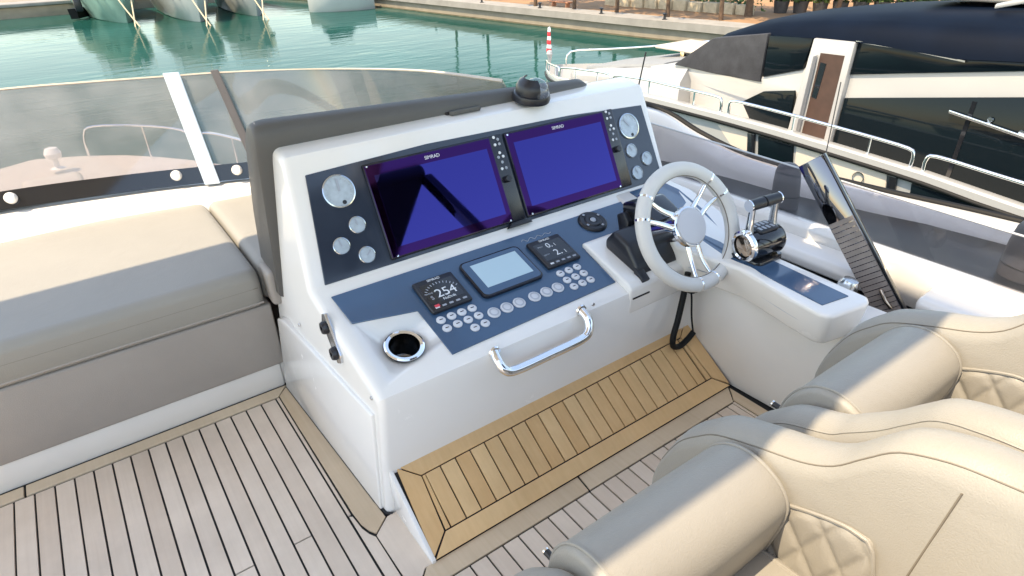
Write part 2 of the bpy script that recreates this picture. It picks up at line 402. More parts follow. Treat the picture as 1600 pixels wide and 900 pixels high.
# ------------------------------------------------------------------ trees behind the quay
def leaf_cloud(n, rx, ry, rz, size, rnd):
    vs_, fs = [], []
    clumps = []
    for _ in range(max(6, n // 70)):
        u = Vector((rnd.gauss(0, 1), rnd.gauss(0, 1), rnd.gauss(0, 1))).normalized() * (rnd.random() ** .45)
        clumps.append((Vector((u.x * rx, u.y * ry, u.z * rz)), rnd.uniform(.18, .36)))
    for _ in range(n):
        c, cr = rnd.choice(clumps)
        u = Vector((rnd.gauss(0, 1), rnd.gauss(0, 1), rnd.gauss(0, 1))).normalized() * rnd.random() ** .5
        p = c + Vector((u.x * rx * cr, u.y * ry * cr, u.z * rz * cr * 1.1))
        a = Vector((rnd.gauss(0, 1), rnd.gauss(0, 1), rnd.gauss(0, .6))).normalized(); b = a.orthogonal().normalized()
        b = Matrix.Rotation(rnd.random() * 6.28, 3, a) @ b
        s = size * rnd.uniform(.6, 1.4); i = len(vs_)
        vs_ += [p - a * s, p + b * s * .45, p + a * s, p - b * s * .45]; fs.append((i, i + 1, i + 2, i + 3))
    me = bpy.data.meshes.new('crown'); me.from_pydata(vs_, [], fs); me.materials.append(MAT['leaf'])
    return me
rnd = random.Random(3)
crowns = [leaf_cloud(2600, 2.6, 2.6, 1.9, .17, rnd) for _ in range(3)]
TREES = [(27.0, 45.5, 'tree trunk farthest left on the sandy quay'), (26.3, 40.0, 'second tree from the left on the sandy quay'),
         (26.0, 34.0, 'third tree on the sandy quay, behind the red flag'), (26.6, 31.1, 'fourth tree on the sandy quay, near the orange bench'),
         (27.1, 28.1, 'fifth tree on the sandy quay, above the yacht foredeck'), (27.5, 24.7, 'sixth tree on the sandy quay, left of the stone wall'),
         (28.5, 22.0, 'seventh tree on the sandy quay, beside the stone wall'), (30.7, 21.9, 'thick dark tree at the start of the potted hedge'),
         (31.6, 17.6, 'last tree on the quay, in front of the potted hedge')]
for i, (x, y, lab) in enumerate(TREES):
    t = thing('quay_tree', lab, 'tree', (x, y, -3.1), 'trees on the quay')
    hgt = rnd.uniform(4.2, 5.4); lean = rnd.uniform(-.3, .3); th = .17 if i == 7 else .095
    path = [(x + lean * s * s, y + .1 * math.sin(3 * s + i), -3.15 + hgt * s) for s in (0, .25, .5, .75, 1)]
    tr = tube('trunk', path, [th * 1.35, th, th * .9, th * .75, th * .5], 'bark', t, 9, smooth_n=3) if False else None
    bm = bmesh.new(); sweep(bm, path, [th * 1.35, th, th * .9, th * .75, th * .5], 9)
    for k in range(5):
        a = k * 1.26 + i; z0 = hgt * rnd.uniform(.55, .95)
        q = Vector((x + lean * (z0 / hgt) ** 2, y, -3.15 + z0))
        sweep(bm, [q, q + Vector((math.cos(a) * .7, math.sin(a) * .7, .6)), q + Vector((math.cos(a) * 1.5, math.sin(a) * 1.5, 1.0))], [th * .45, th * .3, th * .12], 6)
    from_bm('trunk', bm, 'bark', t, auto=60)
    c = bpy.data.objects.new('crown', crowns[i % 3]); C.objects.link(c); c.location = (x + lean, y, -3.1 + hgt + .9); c.rotation_euler = (0, 0, i * 1.1); c.scale = (1, 1, rnd.uniform(.85, 1.15)); setp(c, t)
# a wood far behind, one mass
me = leaf_cloud(16000, 30, 60, 7, .75, rnd); me.name = 'far_wood'
o = link('far_wood', me, None); o.location = (92, 45, 2); meta(o, 'dark green wood behind the sandy quay', 'wood', kind='stuff')
# potted hedge, wall, bench
def hedge_mesh(n, sx, sy, sz, size):
    vs_, fs = [], []
    for _ in range(n):
        p = Vector((rnd.uniform(-sx, sx), rnd.uniform(-sy, sy), rnd.uniform(-sz, sz)))
        p *= 1 + .12 * math.sin(p.y * 5 + p.z * 3)
        a = Vector((rnd.gauss(0, 1), rnd.gauss(0, 1), rnd.gauss(0, 1))).normalized(); b = a.orthogonal().normalized()
        s = size * rnd.uniform(.6, 1.4); i = len(vs_)
        vs_ += [p - a * s, p + b * s * .6, p + a * s, p - b * s * .6]; fs.append((i, i + 1, i + 2, i + 3))
    me = bpy.data.meshes.new('foliage'); me.from_pydata(vs_, [], fs); me.materials.append(MAT['hedge_leaf']); return me
hm = hedge_mesh(520, .45, .45, .38, .09)
ords = ('first', 'second', 'third', 'fourth', 'fifth', 'sixth', 'seventh', 'eighth', 'ninth', 'tenth')
for i in range(9):
    x, y = 32.9 + i * .55, 21.6 - i * .78
    t = thing('potted_shrub', 'clipped green shrub in a dark pot, %s of the hedge row from the thick tree' % ords[i], 'shrub', (x, y, -3.1), 'potted shrubs of the hedge row')
    f = link('foliage', hm, None, t); f.location = (x, y, -2.12); f.rotation_euler = (0, 0, i)
    lathe('pot', [(0, 0), (.32, 0), (.40, .6), (.36, .6), (.34, .52), (0, .52)], 'pot', t, Matrix.Translation((x, y, -3.1)), 14)
w = thing('stone_wall', 'low pale stone wall with green behind it on the sandy quay', 'wall', (31, 27, -3.1))
for i in range(10):
    y = 31.5 - i * .95; x = 29.4 + i * .16
    rbox('stone', (x, y - .92, -3.15), (x + .4, y, -2.62 + .03 * (i % 3)), 'stone_wall', w, r=.03)
o = link('green_planting', hedge_mesh(1500, .8, 4.6, .35, .11), None); o.location = (31.6, 27.2, -2.6); meta(o, 'low green planting behind the stone wall', 'planting', kind='stuff')
t = thing('bench', 'orange wooden bench lying low on the sandy quay', 'bench', (26.8, 32.6, -3.1))
rbox('seat', (26.6, 31.7, -2.82), (27.0, 33.5, -2.74), 'roof_tile', t, r=.02)
rbox('leg', (26.65, 31.9, -3.1), (26.95, 32.0, -2.82), 'roof_tile', t, r=.01); rbox('leg', (26.65, 33.2, -3.1), (26.95, 33.3, -2.82), 'roof_tile', t, r=.01)

# ------------------------------------------------------------------ boats moored at the far left
def far_boat(name, label, tip, heading, L, B, H, hullm, extra='cabin'):
    """bow at tip, keel line running away along heading"""
    t = thing(name, label, 'boat', (tip[0], tip[1], -4), 'boats moored at the far quay')
    hx, hy = math.sin(R(heading)), math.cos(R(heading)); sx, sy = hy, -hx
    rings = []
    for s in (0, .04, .1, .2, .35, .6, 1):
        w = B * .5 * min(1, (s / .45)) ** .55 if s > 0 else .03
        fore = (1 - s) ** 2 * .09 * L
        def P(off, z, push): return Vector((tip[0] + hx * (s * L + push) + sx * off, tip[1] + hy * (s * L + push) + sy * off, z))
        zt = -4 + H * (1 - .18 * s); rk = .45 * H * (1 - s)
        rings.append([P(-w, zt, 0), P(-w * .88, -4 + H * .5, rk * .5), P(-w * .62, -3.95, rk), P(-.05 * w, -4.5, rk * 1.3), P(.05 * w, -4.5, rk * 1.3), P(w * .62, -3.95, rk), P(w * .88, -4 + H * .5, rk * .5), P(w, zt, 0)])
    loft('hull', rings, hullm, t, auto=35)
    def Q(s, off, z): return Vector((tip[0] + hx * s * L + sx * off, tip[1] + hy * s * L + sy * off, z))
    zt = -4 + H
    rail = [Q(.55, -B * .47, zt + .45), Q(.3, -B * .4, zt + .55), Q(.1, -B * .2, zt + .62), Q(.0, 0, zt + .65), Q(.1, B * .2, zt + .62), Q(.3, B * .4, zt + .55), Q(.55, B * .47, zt + .45)]
    tube('rail', rail, .025, 'chrome', t, 6, smooth_n=4)
    cab = [[Q(s, o_, z) for s, o_, z in ((a, -B * .36, zt - .15), (a + d, -B * .30, zt + h), (a + d, B * .30, zt + h), (a, B * .36, zt - .15))] for a, d, h in ((.32, .08, .1), (.36, .1, 1.2), (.8, -.02, 1.5), (.86, 0, .2))]
    loft('cabin', cab, 'boat_hull', t, auto=20)
    for sg in (-1, 1):
        for s in (.12, .2):
            p = Q(s + .03, sg * B * .5 * (s / .45) ** .55 * .97, -4 + H * .62)
            rbox('porthole', (-.22, -.05, -.1), (.22, .05, .1), 'dark_glass', t, r=.03, M=Matrix.Translation(p) @ Matrix.Rotation(-R(heading) + sg * R(-62) + R(90), 4, 'Z'))
    rbox('anchor', (-.12, -.3, -.14), (.12, .12, .14), 'chrome', t, r=.03, M=Matrix.Translation(Q(-.004, 0, zt - .25)))
    for sg in (-1, 1):
        a = Q(.05, sg * B * .16, zt - .1); b = a + Vector((-.9 * sg - hx * 3, -2.6, -H - .2))
        tube('mooring_rope', [a, a.lerp(b, .5) + Vector((0, 0, -.12)), b], .05, 'rope', t, 6, smooth_n=4)
    return t
far_boat('moored_boat', 'dark green hulled boat at the far left, bow towards the open water', (5.9, 54.2), -4, 13, 4.2, 2.7, 'boat_hull_green')
far_boat('moored_boat', 'white motor boat moored between the green boat and the smaller white bow', (9.9, 50.6), 2, 13, 4.2, 2.6, 'boat_hull')
far_boat('moored_boat', 'smaller white boat with two ropes, right of the middle moored boat', (13.9, 51.0), 4, 11, 3.7, 2.4, 'boat_hull')
# boat lying side-on in the corner
t = thing('white_tender', 'low white boat with dark side windows lying at the quay corner', 'boat', (20.5, 52, -4), 'boats moored at the far quay')
rings = []
for s in (0, .08, .25, .6, .9, 1):
    w = 1.5 * (min(1, (s + .02) / .35, (1.03 - s) / .3) ** .5); cx, cy = 22.4 - s * 4.6, 50.0 + s * 1.75
    zt = -4 + 1.15 - .2 * s
    n = Vector((.35, .94, 0))
    rings.append([Vector((cx, cy, 0)) + n * o_ + Vector((0, 0, z)) for o_, z in ((-w, zt), (-w * .9, -3.7), (-w * .7, -4.1), (w * .7, -4.1), (w * .9, -3.7), (w, zt))])
loft('hull', rings, 'boat_hull', t, auto=35)
cab = [[Vector((22.4 - s * 4.6, 50 + s * 1.75, 0)) + Vector((.35, .94, 0)) * o_ + Vector((0, 0, z)) for o_, z in ((-1.0, -2.95), (-.85, zt_), (.85, zt_), (1.0, -2.95))] for s, zt_ in ((.3, -2.9), (.42, -2.2), (.75, -2.1), (.85, -2.8))]
loft('cabin', cab, 'dark_glass', t, auto=20)
# dark hull piece at the far left corner
t = thing('dark_dinghy', 'small dark dinghy with outboard hanging by the green boat', 'dinghy', (3.6, 62, -3.8))
loft('hull', [[Vector((3.0 + s * 1.2 + o_ * .3, 60.5 + s * 2, z)) for o_, z in ((-1, -3.2), (-.8, -3.9), (.8, -3.9), (1, -3.2))] for s in (0, .5, 1, 1.4)], 'rubber', t)
rbox('outboard', (3.2, 60, -3.4), (3.7, 60.5, -2.5), 'black_plastic', t, r=.08)

# ================================================================== OUR YACHT BELOW THE FLYBRIDGE
CX = -.5      # centreline
HW = [(-9, 2.75), (4, 2.75), (6, 2.65), (7.5, 2.45), (8.7, 2.1), (9.2, 1.8), (9.7, 1.42), (10.1, 1.05), (10.4, .64), (10.5, .45), (10.7, .04)]
def hull_w(y):
    for (a, wa), (b, wb) in zip(HW, HW[1:]):
        if y <= b: return wa + (wb - wa) * max(0, (y - a) / (b - a))
    return .04
bm_r = []
for y in (10.7, 10.6, 10.5, 10.4, 10.1, 9.7, 9.2, 8.7, 7.5, 6, 4, 2, -4, -8):
    w = max(.04, hull_w(y)); zt = -1.42 + .012 * max(0, y); f = max(0, y) / 10.7
    bm_r.append([Vector((CX + o_ * w, y - p * f, z)) for o_, z, p in ((-1, zt, 0), (-.9, -2.6, .7), (-.6, -4.2, 1.8), (.6, -4.2, 1.8), (.9, -2.6, .7), (1, zt, 0))])
o = loft('own_hull', bm_r, 'cream_gelcoat', auto=30); meta(o, kind='structure')
# foredeck details: raised coachroof, sun pads, rails
o = loft('foredeck_coachroof', [[Vector((CX + w * o_, y, -1.34 + h * k)) for o_, k in ((-1, 0), (-.9, .75), (-.6, 1), (.6, 1), (.9, .75), (1, 0))] for y, w, h in ((9.1, .25, .02), (8.7, .9, .12), (7.5, 1.45, .26), (5, 1.8, .42), (3, 1.95, .6))], 'cream_gelcoat', auto=30); meta(o, kind='structure')
rl = thing('bow_rail', 'thin steel bow rail round the foredeck seen through the windscreen', 'rail', (CX, 10, -1.3))
def arch(pts, r=.016): tube('rail_arch', pts, r, 'chrome', rl, 6, smooth_n=4)
def gw(y, dz, side=1, inset=.08): return (CX + side * max(.0, hull_w(y) - inset), y, -1.3 + dz)
for side in (1, -1):
    for ya, yb in ((10.35, 9.1), (9.0, 7.7), (7.6, 6.2), (6.1, 4.6), (4.5, 3.2)):
        ym = (ya + yb) / 2
        arch([gw(ya, 0, side), gw(ya - .02, .3, side), gw(ya - .12, .42, side), gw(ym, .44, side), gw(yb + .12, .42, side), gw(yb + .02, .3, side), gw(yb, 0, side)])
        tube('stanchion', [gw(ym, 0, side), gw(ym, .44, side)], .012, 'chrome', rl, 6)
wd = thing('windlass', 'white domed windlass cover on the foredeck beyond the windscreen', 'windlass', (-.25, 9.85, -1.3))
lathe('dome', [(0, .2), (.07, .18), (.10, .12), (.09, .06), (.03, .04), (.03, -.06), (.09, -.08)], 'gelcoat', wd, Matrix.Translation((-.25, 9.85, -1.16)), 18)
hb = thing('deck_locker', 'small cream locker with a dark vent on the foredeck', 'locker', (-.2, 8.5, -1.2))
rbox('body', (-.62, 8.05, -1.32), (-.02, 8.8, -1.02), 'cream_gelcoat', hb, r=.07, seg=3)
rbox('vent', (-.17, 8.02, -1.16), (-.06, 8.06, -1.05), 'dark_glass', hb, r=.008)
rbox('cap', (-.0, 8.1, -1.25), (.08, 8.25, -1.08), 'cream_gelcoat', hb, r=.02)
o = rbox('own_superstructure', (CX - 2.55, -7, -2.2), (CX + 2.55, 2.95, -.16), 'gelcoat', r=.12, seg=3); meta(o, kind='structure')

# ================================================================== FLYBRIDGE DECK
deck = rbox('flybridge_deck', (CX - 2.45, -5.2, -.15), (CX + 2.75, 2.9, -.006), 'caulk', r=.004); meta(deck, kind='structure')
# teak planks: shared meshes, lengths by scale-free variants
PITCH, GAP = .0477, .0052
plank_cache = {}
def plank(x0, x1, y0, y1, m='teak', z=-.006, th=.006, parent=deck, jitter=True):
    w, l = round(x1 - x0, 4), round(y1 - y0, 3); key = (w, l, m, th)
    if key not in plank_cache:
        bm = bmesh.new()
        vs_ = [bm.verts.new((x, y, zz)) for x in (-w / 2, w / 2) for y in (-l / 2, l / 2) for zz in (0, th)]
        for f in ((0, 1, 3, 2), (4, 6, 7, 5), (0, 4, 5, 1), (2, 3, 7, 6), (0, 2, 6, 4), (1, 5, 7, 3)): bm.faces.new([vs_[i] for i in f])
        bmesh.ops.recalc_face_normals(bm, faces=bm.faces)
        me = bpy.data.meshes.new('plank'); bm.to_mesh(me); bm.free(); me.materials.append(MAT[m]); plank_cache[key] = me
    o = bpy.data.objects.new('plank', plank_cache[key]); C.objects.link(o)
    o.location = ((x0 + x1) / 2, (y0 + y1) / 2, z + (random.uniform(-.0004, .0004) if jitter else 0)); setp(o, parent); return o
def board(pts, m='teak', z0=-.006, z1=0, parent=deck, r=.0008, fn=None, name='plank'):
    return prism(name, pts, fn or (lambda u, v, w: Vector((u, v, w))), z0, z1, m, parent, r=r, seg=1)
G2 = GAP / 2
xs = [-.431 + PITCH * k for k in range(-28, 16)]          # plank seams, port field, last at .286
joints = {}
for k, x0 in enumerate(xs[:-1]):
    x1 = xs[k + 1]
    ys = [-5.1, 1.794]
    xm = (x0 + x1) / 2
    cuts = []
    if abs(xm - .027) < .024 or abs(xm - .168) < .024: cuts = [1.196]
    elif k % 3 == 0: cuts = [.35 - .4 * (k % 5) * .5]
    elif k % 3 == 1: cuts = [-.8]
    ed = [-5.1] + cuts + [1.794]
    for a, b in zip(ed, ed[1:]): plank(x0 + G2, x1 - G2, a + G2, b - G2)
# narrow strip beside the margin, margin boards
board([(.2875, 1.2), (.2945, 1.2), (.2955, 1.794), (.2875, 1.794)])
board([(.2885, -5.1), (.318, -5.1), (.318, 1.095), (.308, 1.113), (.3, 1.14), (.296, 1.19), (.2885, 1.195)])
board([(CX - 2.4, 1.800), (-.408, 1.800), (-.408, 1.846), (CX - 2.4, 1.846)], 'teak_edge')
board([(-.402, 1.800), (.2945, 1.800), (.336, 1.846), (-.402, 1.846)], 'teak_edge')
board([(.2995, 1.80), (.3005, 1.2), (.304, 1.155), (.312, 1.125), (.3235, 1.105), (.365, 1.138), (.338, 1.842)], 'teak_edge')
board([(.3215, 1.098), (.3235, .89), (.374, .9415), (.396, .9415), (.396, 1.138), (.369, 1.136)], 'teak')
# field in front of the footrest
board([(.327, .8865), (.846, .8865), (.853, .9415), (.379, .9415)], 'teak_edge')
board([(.852, .8865), (1.455, .8865), (1.500, .9415), (.859, .9415)], 'teak_edge')
x = .321
k = 0
while x < 1.44:
    x1 = min(x + PITCH, 1.446)
    cuts = [[], [.1], [-.6]][k % 3]
    ed = [-5.1] + cuts + [.8835]
    for a, b in zip(ed, ed[1:]): plank(x + G2, x1 - G2, a + G2, b - G2)
    x = x1; k += 1
board([(1.4485, -5.1), (1.457, -5.1), (1.457, .8835), (1.4485, .8835)])
board([(1.4625, -5.1), (1.52, -5.1), (1.502, .936), (1.4625, .89)], 'teak_edge')

# ------------------------------------------------------------------ bulwark: loft round the flybridge
bul = []
BP = [((2.32, -3.0), .48, .36), ((2.32, 0), .485, .36), ((2.31, .6), .475, .355), ((2.30, 1.0), .455, .35), ((2.30, 1.4), .441, .345), ((2.29, 1.62), .452, .34), ((2.265, 1.82), .50, .33),
      ((2.21, 2.0), .575, .32), ((2.08, 2.22), .60, .31), ((1.86, 2.40), .59, .30), ((1.5, 2.53), .55, .30), ((1.0, 2.60), .50, .30), ((.5, 2.63), .488, .30), ((.1, 2.71), .49, .30), ((-.3, 2.765), .497, .30), ((-.9, 2.8), .50, .30), ((-2.2, 2.7), .5, .30)]
pts2 = catmull([(p[0], p[1], 0) for p, a, b in BP], 5)
tops = catmull([(a, b, 0) for p, a, b in BP], 5)
rings = []
for i, p in enumerate(pts2):
    d = (pts2[min(i + 1, len(pts2) - 1)] - pts2[max(i - 1, 0)]).normalized()
    n_in = Vector((-d.y, d.x, 0))                          # inward (port / aft)
    zt = tops[i].x; f = min(1, max(0, (1.9 - p.x) / .9))    # front part: wide ledge
    wi = .012 + .14 * f; sl = .035 * f
    q = lambda off, z: Vector((p.x, p.y, 0)) + n_in * off + Vector((0, 0, z))
    rings.append([q(wi + .02, -.12), q(wi + .012, zt - .06 - sl), q(wi, zt - .018 - sl), q(wi - .018, zt - sl * .8), q(-.01, zt), q(-.035, zt), q(-.06, zt - .02), q(-.09, zt - .12), q(-.14, -.14)])
o = loft('bulwark', rings, 'gelcoat', auto=40); meta(o, kind='structure')
o = prism('port_bulwark', [(-3.30, -.12), (-3.28, .44), (-3.24, .48), (-3.20, .47), (-3.18, -.12)], lambda u, v, w: Vector((u, w, v)), -3.0, 2.7, 'gelcoat', r=.01); meta(o, kind='structure')
# black rubber trim along the top outside of the bulwark
tube('bulwark_trim', [Vector((p.x, p.y, 0)) + Vector(((pts2[min(i + 1, len(pts2) - 1)] - pts2[max(i - 1, 0)]).normalized().y, -(pts2[min(i + 1, len(pts2) - 1)] - pts2[max(i - 1, 0)]).normalized().x, 0)) * .055 + Vector((0, 0, tops[i].x - .004)) for i, p in enumerate(pts2) if p.x > 1.9], .016, 'rubber', None, 8)
meta(C.objects[-1], kind='structure')

# starboard: dark ledge, inner coaming rail and black gap
rings = [[Vector((1.93, y, zi)), Vector((2.12, y, (zi + zo) / 2 + .004)), Vector((2.315, y, zo)), Vector((2.315, y, zo - .06)), Vector((1.93, y, zi - .06))] for y, zi, zo in ((-2.8, .43, .42), (.55, .432, .418), (.8, .43, .408), (1.05, .424, .385), (1.4, .41, .352), (1.7, .40, .345), (2.05, .38, .345))]
o = loft('dark_side_ledge', rings, 'side_ledge', auto=30); meta(o, kind='structure')
co = thing('side_coaming', 'white moulded inner coaming rail beside the throttle, starboard', 'coaming', (1.9, 0, .3))
prism('upper_rail', [(1.895, .30), (1.893, .425), (1.905, .443), (1.94, .443), (1.955, .40), (1.955, .30)], lambda u, v, w: Vector((u, w, v + .012 * max(0, .9 - w) * .3)), -2.8, 1.62, 'gelcoat', co, r=.004, seg=2)
prism('lower_rail', [(1.80, .345), (1.795, .372), (1.81, .392), (1.897, .40), (1.897, .33), (1.83, .33)], lambda u, v, w: Vector((u, w, v)), .73, 1.62, 'gelcoat', co, r=.008, seg=3)
prism('lower_rail', [(1.80, .345), (1.795, .372), (1.81, .392), (1.897, .40), (1.897, .33), (1.83, .33)], lambda u, v, w: Vector((u, w, v)), -2.8, .60, 'gelcoat', co, r=.012, seg=3)
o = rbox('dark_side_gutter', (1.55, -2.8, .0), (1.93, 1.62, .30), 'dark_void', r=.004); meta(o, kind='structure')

# ------------------------------------------------------------------ windscreen
ws = thing('windscreen', 'curved grey tinted windscreen with black foot band in front of the sunbed', 'windscreen', (.2, 2.75, .5))
base = catmull([(-2.1, 2.72, .5), (-.9, 2.79, .5), (-.28, 2.752, .5), (.12, 2.69, .492), (.40, 2.615, .487), (.62, 2.54, .487), (1.0, 2.36, .53), (1.32, 2.1, .57), (1.47, 1.9, .58)], 6)
top = catmull([(-2.0, 2.98, .87), (-.8, 3.03, .87), (-.152, 2.94, .87), (.12, 2.86, .87), (.385, 2.762, .87), (.565, 2.69, .87), (.86, 2.50, .87), (1.13, 2.20, .87), (1.265, 1.85, .868)], 6)
def ws_pt(i, t, off=0):
    a, b = base[i], top[i]; d = (base[min(i + 1, len(base) - 1)] - base[max(i - 1, 0)]).normalized()
    n = (b - a).cross(d).normalized()
    return a.lerp(b, t) + n * off
N_ = len(base)
loft('pane', [[ws_pt(i, .02, .004), ws_pt(i, .5, .004), ws_pt(i, 1, .004), ws_pt(i, 1, -.004), ws_pt(i, .5, -.004), ws_pt(i, .02, -.004)] for i in range(N_)], 'screen_tint', ws, auto=30)
band = loft('foot_band', [[ws_pt(i, 0, .012), ws_pt(i, .155, .012), ws_pt(i, .155, -.012), ws_pt(i, 0, -.012)] for i in range(N_)], 'black_gloss', ws, auto=30)
loft('top_trim', [[ws_pt(i, .993, .006), ws_pt(i, 1.006, .006), ws_pt(i, 1.006, -.006), ws_pt(i, .993, -.006)] for i in range(N_)], 'cream_gelcoat', ws, auto=30)
def nearest(x):
    return min(range(N_), key=lambda i: abs(base[i].x - x))
bidx = [(-.235, .09), (.29, .09), (.497, .09), (-.76, .09)]
for x, t_ in bidx:
    i = nearest(x); p = ws_pt(i, t_, 0); p.x = x
    d = (base[i + 1] - base[i - 1]).normalized(); n = (top[i] - base[i]).cross(d).normalized()
    if n.y > 0: n = -n
    lathe('fixing_cap', [(0, .026), (.014, .024), (.019, .017), (.020, .008), (.020, 0)], 'gelcoat', ws, frame(p + n * .012, n), 18)
def ws_strut(x, w, th, m, side=-1, t0=-.02, t1=1.02):
    i = nearest(x); a, b = base[i].copy(), top[i].copy()
    d = (base[i + 1] - base[i - 1]).normalized(); n = (b - a).cross(d).normalized()
    if n.y > 0: n = -n
    a2, b2 = a.lerp(b, t0) + n * .016, a.lerp(b, t1) + n * .016
    bm = bmesh.new(); V = []
    for p in (a2, b2):
        for s in (-1, 1):
            for k in (0, 1): V.append(bm.verts.new(p + d * (s * w / 2) + n * (k * th)))
    for f in ((0, 1, 3, 2), (4, 6, 7, 5), (0, 4, 5, 1), (2, 3, 7, 6), (0, 2, 6, 4), (1, 5, 7, 3)): bm.faces.new([V[j] for j in f])
    bmesh.ops.recalc_face_normals(bm, faces=bm.faces); bevel_all(bm, .002, 1)
    return from_bm('strut', bm, m, ws, auto=30)
ws_strut(.395, .056, .008, 'strut_pale')
ws_strut(.575, .030, .006, 'vinyl_pad', t0=.02)

# ================================================================== HELM CONSOLE
con = thing('helm_console', 'white moulded helm console with slate blue dash and two large displays', 'helm console', (1.05, 1.5, 0))
# shell: profile swept across x, left side raked
prof = [(1.142, -.005), (1.128, .350), (1.134, .372), (1.152, .3815), (1.508, .4905), (1.520, .500), (1.6720, .799), (1.684, .810), (1.76, .826), (1.80, .82), (1.84, .60), (1.848, -.005)]
def shell_x(y, z): return .338 + (1.848 - y) * .046 + z * .03 + z * z * .10
bm = bmesh.new()
lv = [bm.verts.new((shell_x(y, z), y, z)) for y, z in prof]; rv = [bm.verts.new((1.775, y, z)) for y, z in prof]
n = len(prof)
bm.faces.new(lv[::-1]); bm.faces.new(rv)
for i in range(n): bm.faces.new((lv[i], lv[(i + 1) % n], rv[(i + 1) % n], rv[i]))
bmesh.ops.recalc_face_normals(bm, faces=bm.faces)
le = [e for e in bm.edges if (e.verts[0] in lv and e.verts[1] in lv) or (e.verts[0] in rv and e.verts[1] in rv)]
bmesh.ops.bevel(bm, geom=le, offset=.020, segments=5, affect='EDGES', profile=.5, clamp_overlap=True)
shell = from_bm('shell', bm, 'gelcoat', con, auto=25)
cut = lathe('cup_cutter', [(0, .03), (.0455, .03), (.0455, -.09), (0, -.09)], 'gelcoat', None, LO.M(.524, .108, 0), 40)
md = shell.modifiers.new('cup', 'BOOLEAN'); md.operation = 'DIFFERENCE'; md.object = cut; md.solver = 'EXACT'
dg = bpy.context.evaluated_depsgraph_get(); dg.update()
me = bpy.data.meshes.new_from_object(shell.evaluated_get(dg)); shell.modifiers.clear(); shell.data = me
bpy.data.objects.remove(cut)
# lower side panel on the port face, a little proud
bm = bmesh.new(); a, b = [], []
for y, z in ((1.165, 0), (1.165, .315), (1.74, .305), (1.80, .285), (1.835, 0)):
    x = shell_x(y, z); a.append(bm.verts.new((x - .006, y, z))); b.append(bm.verts.new((x + .02, y, z)))
n = 5; bm.faces.new(a); bm.faces.new(b[::-1])
for i in range(n): bm.faces.new((a[i], a[(i + 1) % n], b[(i + 1) % n], b[i]))
bmesh.ops.recalc_face_normals(bm, faces=bm.faces); bevel_all(bm, .005, 3)
from_bm('side_panel', bm, 'gelcoat', con, auto=35)
# upper gauge panel, lower dash panel
prism('gauge_panel', [(.48, .300), (.436, .004), (1.745, .004), (1.735, .282), (1.4, .302), (.85, .312)], UP, -.002, .003, 'dash_panel_dark', con, r=.0015, seg=1)
prism('dash_panel', [(.434, .350), (.443, .238), (.614, .203), (.619, .030), (1.197, .044), (1.205, .2), (1.74, .2), (1.74, .350)], LO, -.002, .0025, 'dash_blue', con, r=.001, seg=1)
# gauges
def gauge(x, v, r, w0=.003):
    g = lathe('gauge', [(0, 0), (r, 0), (r, .004), (r * .9, .0055), (r * .87, .004), (r * .6, .004), (0, .004)], 'gauge_face', con, UP.M(x, v, w0), 36)
    lathe('rim', [(r * .93, .002), (r * 1.02, .002), (r * 1.02, .0055), (r * .95, .0065), (r * .93, .004)], 'gauge_ring', g, UP.M(x, v, w0), 36)
    a = random.uniform(.6, 2.4)
    M = UP.M(x, v, w0 + .0055) @ Matrix.Rotation(a, 4, 'Z')
    rbox('needle', (-.02 * r, -.1 * r, 0), (.75 * r, .05 * r, .0006), 'grey_print', g, r=0, M=M)
    for k in range(0, 11, 1 if r > .03 else 2):
        M2 = UP.M(x, v, w0 + .0046) @ Matrix.Rotation(R(-30 + 24 * k), 4, 'Z')
        rbox('tick', (r * .72, -.02 * r, 0), (r * .82, .02 * r, .0004), 'grey_print', g, r=0, M=M2)
    if r > .03: lathe('sender', [(0, .0012), (.006, .0012), (.006, 0)], 'black_plastic', g, UP.M(x + .006, v - r * .72, w0 + .004), 12)
for x, v, r in ((.553, .238, .045), (.573, .137, .0235), (.512, .093, .0235), (.573, .050, .0235), (1.646, .219, .045), (1.628, .132, .0245), (1.690, .090, .0245), (1.628, .050, .0245)): gauge(x, v, r)
# two chart displays
def display(x0, x1, lab):
    f = prism('display', [(x0, .014), (x1, .014), (x1, .292), (x0, .292)], UP, .002, .012, 'display_frame', con, r=.004, seg=2); f['label'] = lab
    prism('bezel', [(x0 + .005, .020), (x1 - .05, .020), (x1 - .05, .286), (x0 + .005, .286)], UP, .011, .0128, 'screen_bezel', f, r=.0005, seg=1)
    prism('screen', [(x0 + .026, .046), (x1 - .068, .046), (x1 - .068, .256), (x0 + .026, .256)], UP, .0125, .0134, 'screen_glass', f)
    lettering('lettering', 'SIMRAD', UP.M((x0 + x1) / 2 - .02, .271, .0133), .0145, 'white_print', f)
    kx = x1 - .026
    for k, (dx, v) in enumerate(((-.006, .285), (.007, .277), (-.008, .262), (.008, .262), (.0, .235), (-.009, .222), (.009, .222), (0, .205), (-.008, .185), (.008, .185))):
        lathe('key', [(0, .002), (.0042, .0018), (.005, 0)], 'grey_print' if k % 2 else 'white_print', f, UP.M(kx + dx, v, .012), 10)
    lathe('rotary_knob', [(0, .012), (.009, .012), (.011, .009), (.011, 0)], 'black_plastic', f, UP.M(kx, .150, .012), 18)
    for xx, vv in ((x0 + .012, .283), (x0 + .02, .022), (x1 - .058, .022)):
        lathe('corner_screw', [(0, .0012), (.003, .001), (.0035, 0)], 'chrome', f, UP.M(xx, vv, .0128), 8)
    # sun cover lip under the display
    return f
display(.636, 1.110, 'left chart display with dark half and dark frame')
display(1.118, 1.585, 'right chart display next to the starboard gauges')
prism('display_catch', [(1.03, -.002), (1.13, -.002), (1.115, .012), (1.05, .014)], UP, .004, .02, 'black_plastic', con, r=.004)
